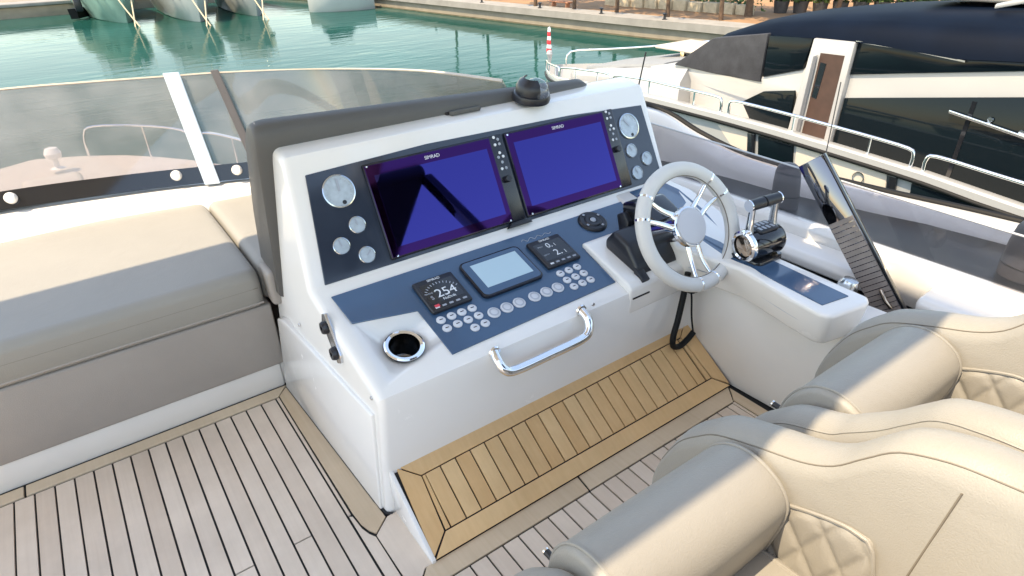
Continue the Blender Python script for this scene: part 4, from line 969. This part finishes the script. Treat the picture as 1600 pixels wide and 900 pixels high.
# ================================================================== HELM SEATS
def make_seat(lab):
    X0 = .565
    s_ = thing('helm_chair', lab, 'chair', (X0, .25, 0), 'helm seats')
    # half path from the arm tip to the middle of the back: (x, y, ztop, thickness, lean, zbot)
    H = [(.222, .612, .330, .030, 0, .20), (.222, .605, .372, .062, 0, .17), (.222, .588, .425, .080, .0, .15), (.222, .552, .500, .088, .0, .14), (.222, .512, .545, .090, .0, .14), (.222, .474, .577, .094, .0, .14), (.222, .404, .604, .092, .0, .14),
         (.223, .33, .627, .090, .01, .14), (.224, .285, .652, .090, .03, .14), (.224, .25, .692, .090, .05, .14), (.224, .215, .727, .090, .07, .14), (.222, .16, .748, .092, .10, .14), (.214, .105, .758, .094, .14, .14),
         (.196, .060, .770, .096, .18, .14), (.165, .025, .785, .098, .22, .14), (.115, .0, .80, .10, .25, .14), (.06, -.012, .808, .10, .26, .14), (0, -.015, .81, .10, .26, .14)]
    full = H + [(-a, b - (.045 if b > .4 else 0), c - (.015 if b > .3 else 0), d, e, f) for a, b, c, d, e, f in H[-2::-1]]
    # smooth resampling
    A3 = catmull([(a, b, c) for a, b, c, d, e, f in full], 4); B3 = catmull([(d, e, f) for a, b, c, d, e, f in full], 4)
    rings = []; NR = 22
    def ring_at(i):
        p, q = A3[i], B3[i]
        d = A3[min(i + 1, len(A3) - 1)] - A3[max(i - 1, 0)]; d.z = 0; d.normalize()
        if abs(p.x) > .2 and p.y > .18: d = Vector((0, -1, 0)) if p.x > 0 else Vector((0, 1, 0))
        no = Vector((-d.y, d.x, 0))                         # outward from the seat
        if no.dot(Vector((p.x, p.y - .25, 0))) < 0: no = -no
        w, zb, zt = q.x, q.z, p.z; out = []
        def pt(o_, z): return Vector((X0 + p.x, p.y, 0)) + no * (o_ + q.y * (z - .5)) + Vector((0, 0, z))
        hw = w / 2; rt = min(hw * .98, (zt - zb) * .45)
        out.append(pt(hw * .8, zb)); out.append(pt(hw, zb + .02))
        for k in range(3): out.append(pt(hw * (1.0 + .05 * k / 2), zb + .02 + (zt - rt - zb - .02) * (k + 1) / 3))
        for k in range(1, 12): a = math.pi * k / 12; out.append(pt(hw * math.cos(a), zt - rt + rt * math.sin(a)))
        for k in range(3): out.append(pt(-hw * (1.05 - .05 * k / 2), zb + .02 + (zt - rt - zb - .02) * (3 - k) / 3))
        out.append(pt(-hw, zb + .02)); out.append(pt(-hw * .8, zb))
        return out
    rings = [ring_at(i) for i in range(len(A3))]
    loft('shell', rings, 'vinyl_cream', s_, auto=70)
    n = len(A3)
    # stitching: along the shoulder inside, and down the joint of wing and back
    ins = [rings[i][13].lerp(rings[i][14], .5) for i in range(8, n - 8)]
    cen = Vector((X0, .3, .55))
    tube('stitching', [p + (Vector((cen.x, cen.y, p.z)) - p).normalized() * .0006 for p in ins], .0013, 'thread', s_, 5)
    out_s = [rings[i][6].lerp(rings[i][7], .5) for i in range(8, n - 8)]
    tube('piping', out_s, .0022, 'vinyl_cream', s_, 5)
    for sg in (1, -1):
        col = []
        for k in range(16, len(rings[0]) - 1):
            f = 46.0 - 3.0 * (k - 16) / 3; i0 = int(f); 
            a_, b_ = (rings[i0][k], rings[i0 + 1][k]) if sg > 0 else (rings[n - 1 - i0][k], rings[n - 2 - i0][k])
            col.append(a_.lerp(b_, f - i0))
        tube('stitching', [p + (Vector((cen.x, cen.y, p.z)) - p).normalized() * .0008 for p in col], .0015, 'thread', s_, 5)
    # folded-up front bolster
    sec = [(.352, .400), (.330, .455), (.320, .510), (.322, .540), (.340, .566), (.372, .583), (.405, .587), (.438, .577), (.466, .552), (.486, .515), (.495, .472), (.494, .430), (.482, .402), (.44, .392)]
    sec = [(p.x, p.y) for p in catmull([(a, b, 0) for a, b in sec], 3, True)]
    cy = sum(a for a, b in sec) / len(sec); cz = sum(b for a, b in sec) / len(sec)
    L = .357; rr_ = []
    for d in [0, .002, .006, .012, .02] + [.04 + (L - .08) * k / 10 for k in range(11)] + [L - q for q in (.02, .012, .006, .002, 0)]:
        e = min(d, L - d); u = max(0, 1 - e / .022); sc = 1 - .13 * (1 - math.sqrt(max(0, 1 - u * u))) + .015 * math.sin(math.pi * d / L)
        rr_.append([Vector((X0 - L / 2 + d, cy + (a - cy) * sc, cz + (b - cz) * sc)) for a, b in sec])
    bo = loft('bolster', rr_, 'vinyl_cream', s_, auto=70)
    for xx in (X0 - L / 2 + .013, X0 + L / 2 - .013):
        tube('piping', [Vector((xx, cy + (a - cy) * 1.0, cz + (b - cz) * 1.0)) for a, b in sec], .0028, 'vinyl_cream', bo, 6, closed=True)
    # seat cushion behind and under the bolster
    cr = []
    for d in (-.178, -.174, -.165, -.15, -.1, 0, .1, .15, .165, .174, .178):
        u = max(0, (abs(d) - .15) / .028); sh = .02 * (1 - math.sqrt(max(0, 1 - u * u)))
        cr.append([Vector((X0 + d, y, z)) for y, z in ((.05, .30), (.05, .40 - sh), (.075, .418 - sh), (.15, .425 - sh), (.25, .424 - sh), (.33, .420 - sh), (.42, .405 - sh), (.50, .385 - sh), (.53, .36 - sh), (.535, .30))])
    cu_ = loft('seat_cushion', cr, 'vinyl_cream', s_, auto=70)
    tube('piping', [(X0 + .158, .07, .414), (X0 + .158, .15, .424), (X0 + .158, .25, .423), (X0 + .158, .34, .418)], .003, 'vinyl_cream', cu_, 6)
    # quilted inner side panels
    for sg in (-1, 1):
        ny, nz = 44, 30; vs_, fs = [], []
        y0, y1, z0, z1 = .185, .345, .40, .562
        for j in range(nz + 1):
            for i in range(ny + 1):
                u, v = i / ny, j / nz
                y = y0 + (y1 - y0) * u
                ztop = .562 - .045 * max(0, (u - .3) / .7) ** 1.3 - .05 * max(0, (.14 - u) / .14) ** 2
                z = z0 + (ztop - z0) * v
                a = (y * .95 + z * .42) / .052; b = (y * .80 - z * .62) / .058
                da = abs(a - round(a)); db = abs(b - round(b)); dd = min(da, db)
                hgt = .008 * (1 - math.exp(-dd * 9)); edge = min(u, 1 - u, v, 1 - v); hgt *= min(1, edge * 14)
                vs_.append((X0 + sg * (.1805 - .006 - hgt + .012 * max(0, z - .5)), y, z))
        for j in range(nz):
            for i in range(ny): k = j * (ny + 1) + i; fs.append((k, k + 1, k + ny + 2, k + ny + 1))
        # closed back so it is a real pad
        base_n = len(vs_); loop = [i for i in range(ny + 1)] + [j * (ny + 1) + ny for j in range(1, nz + 1)] + [nz * (ny + 1) + i for i in range(ny - 1, -1, -1)] + [j * (ny + 1) for j in range(nz - 1, 0, -1)]
        for k in loop: x, y, z = vs_[k]; vs_.append((x + sg * .02, y, z))
        m_ = len(loop)
        for k in range(m_): fs.append((loop[k], base_n + k, base_n + (k + 1) % m_, loop[(k + 1) % m_]))
        me = bpy.data.meshes.new('quilted_panel'); me.from_pydata(vs_, [], fs); me.materials.append(MAT['vinyl_cream'])
        qp = link('quilted_panel', me, None, s_, smooth=True)
        topl = [Vector(vs_[nz * (ny + 1) + i]) + Vector((-sg * .001, 0, .002)) for i in range(0, ny + 1, 3)]
        topl = [Vector(vs_[j * (ny + 1)]) + Vector((-sg * .001, -.002, 0)) for j in range(0, nz, 5)] + topl
        tube('piping', topl, .0032, 'vinyl_cream', qp, 6)
    # pedestal and lever
    rbox('pedestal', (X0 - .20, .02, 0), (X0 + .20, .50, .30), 'gelcoat_matt', s_, r=.02, seg=3)
    tube('lever', [(X0 - .158, .475, .478), (X0 - .160, .512, .482)], .006, 'black_plastic', s_, 10)
    tube('lever_tip', [(X0 - .160, .512, .482), (X0 - .160, .515, .4823)], .0066, 'chrome', s_, 10)
    return s_
seat = make_seat('nearer cream leather helm seat with raised front bolster, port of the pair')
s2 = seat.copy(); C.objects.link(s2); s2.location.x += .58; s2['label'] = 'farther cream leather helm seat with raised bolster, beside the starboard wall'
for ch in [o for o in C.objects if o.parent == seat]:
    c = ch.copy(); C.objects.link(c); c.parent = s2; c.matrix_parent_inverse = ch.matrix_parent_inverse.copy()
    for g in [o for o in C.objects if o.parent == ch]:
        d = g.copy(); C.objects.link(d); d.parent = c; d.matrix_parent_inverse = g.matrix_parent_inverse.copy()

# ================================================================== HARDTOP overhead (out of view, shades the helm)
ht = thing('hardtop', 'white hardtop over the flybridge with open sunroof above the seats', 'hardtop', (CX, 0, 2.05))
rbox('front_panel', (-1.60, .415, 2.03), (.95, 2.12, 2.14), 'hardtop_white', ht, r=.01, seg=2)
rbox('front_panel', (.951, 1.03, 2.03), (1.42, 2.12, 2.14), 'hardtop_white', ht, r=.01, seg=2)
rbox('front_panel', (1.20, .415, 2.03), (1.42, 1.029, 2.14), 'hardtop_white', ht, r=.01, seg=2)  # opening beside this piece invented to send a sun patch onto the coaming
rbox('reflection_panel', (.75, -1.7, 2.03), (2.0, -.46, 2.14), 'reflection_panel_grey', ht, r=.04, seg=3)  # unseen dark slab, added and sized only to be mirrored in the displays
rbox('side_beam', (-1.60, -.50, 2.035), (-1.4, .414, 2.135), 'hardtop_white', ht, r=.03)
rbox('side_beam', (1.43, -.459, 2.035), (1.62, .60, 2.135), 'hardtop_white', ht, r=.03)
for x, y, m_ in ((-1.54, .1, 'hardtop_white'), (2.0, -.53, 'black_gloss'), (1.92, -1.6, 'black_gloss')):
    prism('pillar', [(y - .05, 2.04), (y + .05, 2.04), (y - .0, .3), (y - .14, .3)], lambda u, v, w, x=x: Vector((x + (2.04 - v) * (.33 if x > 0 else -.2) + w, u, v)), -.035, .035, m_, ht, r=.012)

# ================================================================== BOUNCE SOFA (added behind the camera to send warm light to the helm)
al = thing('bounce_sofa', 'cream sofa added across the aft end of the flybridge to bounce light forward', 'sofa', (CX, -2.6, 0))
rbox('base', (CX - 2.2, -3.4, 0), (CX + 2.2, -2.3, .30), 'gelcoat_matt', al, r=.02)
for k in range(4): rbox('seat_cushion', (CX - 2.2 + k * 1.1 + .005, -3.1, .30), (CX - 2.2 + k * 1.1 + 1.095, -2.28, .44), 'vinyl_bed', al, r=.04, seg=3)
for k in range(4): rbox('back_cushion', (CX - 2.2 + k * 1.1 + .005, -3.4, .44), (CX - 2.2 + k * 1.1 + 1.095, -3.12, .86), 'vinyl_bed', al, r=.05, seg=3)

# ================================================================== NEIGHBOURING YACHT
ny_ = thing('white_motor_yacht', 'large white motor yacht with navy roof and dark glass moored to starboard', 'yacht', (10.4, 4, -4))
NX = 10.4
def nb_half(y):
    if y < 6.2: return 2.42 - .02 * max(0, -y)
    t = min(1, (y - 6.2) / 6.95); return 2.42 * (1 - t ** 2.1) ** .9 + .02
NB_T = [(-8, -1.52), (0, -1.47), (2, -1.395), (3, -1.30), (4, -1.245), (5, -1.20), (6.4, -1.165), (7.6, -1.17), (9, -1.28), (10, -1.40), (11, -1.56), (12, -1.68), (13.2, -1.77)]
def nb_top(y):
    for (a, za), (b, zb) in zip(NB_T, NB_T[1:]):
        if y <= b: return za + (zb - za) * max(0, (y - a) / (b - a))
    return NB_T[-1][1]
rings = []
ysn = [13.15, 13.1, 12.95, 12.6, 12, 11.2, 10.2, 9, 8, 7, 6, 5, 4, 3, 2, 0, -3, -7]
for y in ysn:
    h = nb_half(y); zt = nb_top(y); f = max(0, (y - 4) / 9.2) ** 2
    rings.append([Vector((NX + o_ * h, y - p * f, z)) for o_, z, p in ((-.93, zt - .55, 0), (-.945, zt - .01, 0), (-.955, zt, 0), (-1.0, zt, 0), (-1.012, zt - .02, 0), (-1.012, zt - .10, 0), (-1.0, zt - .12, 0), (-.985, zt - .7, .25), (-.9, -3.4, 1.4), (-.7, -4.3, 2.4), (.7, -4.3, 2.4), (.9, -3.4, 1.4), (.985, zt - .7, .25), (1, zt, 0), (.95, zt, 0), (.93, zt - .55, 0))])
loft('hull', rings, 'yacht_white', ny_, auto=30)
loft('deck', [[Vector((NX - .95 * nb_half(y), y, nb_top(y) - .42)), Vector((NX, y, nb_top(y) - .36)), Vector((NX + .95 * nb_half(y), y, nb_top(y) - .42))] for y in ysn], 'gelcoat_matt', ny_, closed_ring=False, auto=30)
tube('rub_rail', [Vector((NX - 1.014 * nb_half(y), y, nb_top(y) - .118)) for y in [12.9, 12.5, 12, 11, 10, 9, 8, 7, 6, 5, 4, 3, 2, 0, -3, -7]], .028, 'rubber', ny_, 8, smooth_n=3)
def hullside(name, pts, m, off=.0, th=.03, parent=ny_, r=.01):
    # outline in (y, z) set on the port hull side
    fn = lambda u, v, w: Vector((NX - nb_half(u) * (1.0 - .02 * max(0, (nb_top(u) - .15 - v)) / .55) - off - w, u, v))
    return prism(name, pts, fn, 0, th, m, parent, r=r)
hullside('hull_panel', [(7.6, -1.36), (5.42, -1.345), (5.36, -2.3), (7.4, -2.3)], 'cream_gelcoat', th=.012)
hullside('hull_panel', [(4.64, -1.36), (3.40, -1.42), (3.32, -2.3), (4.60, -2.3)], 'cream_gelcoat', th=.012)
hullside('hull_window', [(3.10, -1.45), (-.6, -1.64), (-.6, -2.35), (3.02, -2.35)], 'dark_glass')
hullside('hull_window', [(5.24, -1.35), (4.68, -1.37), (4.64, -1.72), (5.20, -1.71)], 'dark_glass')
hullside('window_bar', [(5.41, -1.34), (5.29, -1.34), (5.22, -2.15), (5.34, -2.15)], 'black_gloss', th=.045)
hullside('window_bar', [(3.38, -1.42), (3.27, -1.42), (3.20, -2.2), (3.31, -2.2)], 'black_gloss', th=.045)
p = Vector((NX - nb_half(3.73) - .012, 3.73, -1.56))
tube('filler_ring', [p + Vector((-.004, .07 * math.cos(a), .07 * math.sin(a))) for a in [k * .3927 for k in range(16)]], .008, 'satin_steel', ny_, 6, closed=True)
# rails on the gunwale
def grail(ya, yb, h=.20):
    f = lambda y, dz: Vector((NX - .975 * nb_half(y), y, nb_top(y) + dz))
    ym = [ya + (yb - ya) * k / 5 for k in range(1, 5)]
    tube('gunwale_rail', [f(ya, 0), f(ya, h * .7), f(ya + (yb - ya) * .03, h)] + [f(y, h + .01) for y in ym] + [f(yb - (yb - ya) * .03, h), f(yb, h * .7), f(yb, 0)], .022, 'chrome', ny_, 8, smooth_n=3)
    for y in ym[1::2]: tube('stanchion', [f(y, 0), f(y, h)], .014, 'chrome', ny_, 6)
for a, b in ((12.6, 11.0), (10.9, 8.6), (8.5, 6.0), (5.85, 3.2), (3.05, -.2), (-.35, -4)): grail(a, b)
g = lambda y, dz: Vector((NX + .95 * nb_half(y), y, nb_top(y) + dz))
tube('gunwale_rail', [g(12.8, 0), g(12.7, .3)] + [g(y, .33) for y in (12, 11, 10, 9, 8, 7, 6)] + [g(5, .3)], .02, 'chrome', ny_, 8, smooth_n=3)
# superstructure
SX = 9.0
sd = lambda u, v, w: Vector((SX + w + max(0, u - 6.0) * .10, u, v))
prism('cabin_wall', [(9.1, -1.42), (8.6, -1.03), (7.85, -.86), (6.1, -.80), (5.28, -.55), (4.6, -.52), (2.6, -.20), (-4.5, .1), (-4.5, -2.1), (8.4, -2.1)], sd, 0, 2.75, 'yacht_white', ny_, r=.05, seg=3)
def pane(name, pts, m, w0=-.03, w1=.05, r=.008): return prism(name, pts, sd, w0, w1, m, ny_, r=r)
def stroke(name, pts, m): return pane(name, pts, m)
pane('windscreen_cover', [(7.95, -.90), (7.10, -.36), (6.02, -.17), (6.03, -.88), (7.0, -.905)], 'black_mesh', -.05, 2.8, .02)
pane('side_window', [(6.0, -.20), (5.30, -.16), (5.37, -.60), (6.0, -.80)], 'dark_glass')
pane('side_window', [(4.64, -.14), (4.0, -.16), (3.35, -.20), (2.6, -.12), (-4.2, .25), (-4.2, .2), (2.6, -.23), (3.7, -.41), (4.66, -.57)], 'dark_glass')
pane('saloon_window', [(6.33, -1.24), (5.95, -1.01), (5.42, -.91), (5.42, -1.62), (6.0, -1.62)], 'dark_glass')
sw_ = pane('saloon_window', [(4.66, -.885), (2.6, -.52), (-4.2, -.2), (-4.2, -1.75), (4.68, -1.75)], 'dark_glass')
for yy in (3.1, 1.4, -.5): prism('mullion', [(yy, -.62 - (yy - 2.6) * .06), (yy - .05, -.62 - (yy - 2.6) * .06), (yy - .02, -1.74), (yy + .03, -1.74)], sd, -.036, -.028, 'black_gloss', sw_)
prism('handrail', [(3.3, -.78), (3.3, -.82), (.2, -1.32), (.2, -1.28)], sd, -.09, -.05, 'satin_steel', sw_, r=.008)
for yy, zz in ((2.85, -.82), (2.5, -.90), (2.35, -.95)): lathe('spot_light', [(0, .012), (.03, .01), (.035, 0)], 'chrome', sw_, frame((SX - .05, yy, zz), (-1, 0, 0)), 10)
df = pane('door_frame', [(5.25, -.15), (4.65, -.14), (4.70, -1.85), (5.42, -1.85)], 'yacht_white', -.10, .05, .02)
pd = prism('door_opening', [(5.10, -.33), (4.75, -.325), (4.79, -1.80), (5.15, -1.80)], sd, -.106, -.08, 'brown_interior', df)
prism('inner_window', [(5.07, -.45), (4.98, -.46), (5.02, -.95), (5.10, -.93)], sd, -.112, -.10, 'black_gloss', df)
prism('door_leaf', [(5.20, -.36), (5.13, -.36), (5.19, -1.82), (5.30, -1.82)], sd, -.22, -.11, 'yacht_white', df, r=.01)
# navy roof
rings = []
for y, z0, z1, hw in ((8.05, -.90, -.86, .75), (7.6, -.66, -.58, .95), (7.1, -.40, -.28, 1.12), (6.5, -.28, -.06, 1.28), (6.0, -.21, .05, 1.38), (5.2, -.155, .17, 1.46), (4.4, -.145, .25, 1.48), (3.4, -.20, .31, 1.48), (2.4, -.12, .36, 1.48), (0, .1, .40, 1.48), (-4.5, .25, .42, 1.46)):
    rings.append([Vector((NX + o_ * hw, y, z0 + (z1 - z0) * k)) for o_, k in ((-1, 0), (-.97, .35), (-.86, .68), (-.6, .9), (0, 1), (.6, .9), (.86, .68), (.97, .35), (1, 0))])
loft('roof', rings, 'navy_paint', ny_, auto=50)
prism('roof_trim', [(4.66, -.125), (4.0, -.145), (3.3, -.205), (3.3, -.225), (4.0, -.165), (4.66, -.145)], sd, -.07, .02, 'satin_steel', ny_)
# flybridge furniture of the neighbour at the top right corner
prism('roof_beam', [(3.4, .30), (2.2, .62), (2.2, .70), (3.4, .36)], lambda u, v, w: Vector((9.6 + w, u, v)), -.06, .06, 'yacht_white', ny_, r=.02)
rbox('sun_pad', (9.9, 2.6, .33), (11.2, 4.4, .45), 'cream_gelcoat', ny_, r=.05, seg=3)
# coachroof and pads in front
loft('coachroof', [[Vector((NX + o_ * hw, y, -2.0 + (z + 2.0) * k)) for o_, k in ((-1, 0), (-.96, .8), (-.85, 1), (.85, 1), (.96, .8), (1, 0))] for y, hw, z in ((11.9, .3, -1.70), (11.3, .75, -1.55), (10, 1.15, -1.28), (8.8, 1.35, -1.08), (7.6, 1.5, -.92))], 'yacht_white', ny_, auto=35)
loft('foredeck_pad', [[Vector((NX + o_ * hw, y, z + .06 * k)) for o_, k in ((-1, 0), (-.97, .8), (-.9, 1), (.9, 1), (.97, .8), (1, 0))] for y, hw, z in ((11.1, .5, -1.52), (10.9, .7, -1.46), (9.4, 1.0, -1.17), (8.3, 1.15, -1.0))], 'grey_pad', ny_, auto=40)
rbox('foredeck_table', (10.3, 8.4, -.93), (11.4, 9.5, -.87), 'cream_gelcoat', ny_, r=.03)
for x in (10.4, 11.3): rbox('table_leg', (x, 8.8, -1.2), (x + .08, 8.9, -.93), 'bronze_steel', ny_, r=.01)
# flag on the pulpit
fl = thing('pulpit_flag', 'furled red and white chequered flag on the neighbouring yacht pulpit', 'flag', (10.3, 12.95, -1.7))
tube('staff', [(10.3, 12.95, -1.75), (10.3, 12.95, -.82)], .018, 'chrome', fl, 8)
for k in range(6):
    z0 = -1.42 + k * .095
    tube('cloth_band', [(10.27, 12.93, z0), (10.27 + .01 * (k % 2), 12.93, z0 + .05), (10.28, 12.94, z0 + .096)], [.075 - .006 * k, .082 - .007 * k, .069 - .006 * k], 'flag_red' if k % 2 == 0 else 'flag_white', fl, 10, flat=(1, .6))
lathe('bow_light', [(0, .12), (.06, .1), (.08, .03), (.06, -.02), (.03, -.2)], 'yacht_white', fl, Matrix.Translation((10.15, 12.75, -1.45)), 14)
ant = thing('whip_aerial', 'thin whip aerial with white foot in front of the neighbouring yacht', 'aerial', (2.3, 1.32, .5))
tube('rod', [(2.31, 1.22, .47), (2.45, 1.30, .78)], .0022, 'black_plastic', ant, 6)
lathe('foot', [(0, .03), (.012, .03), (.03, 0)], 'yacht_white', ant, Matrix.Translation((2.31, 1.22, .445)), 14)
ant = thing('thin_aerial', 'thin dark aerial with white ball rising beside the gauge panel', 'aerial', (1.86, 1.78, .6))
tube('rod', [(1.80, 1.76, .62), (1.86, 1.78, .78), (1.875, 1.77, .90)], .003, 'black_plastic', ant, 6)
lathe('ball', [(0, .010), (.008, .007), (.010, 0), (.008, -.007), (0, -.010)], 'yacht_white', ant, Matrix.Translation((1.80, 1.76, .615)), 12)
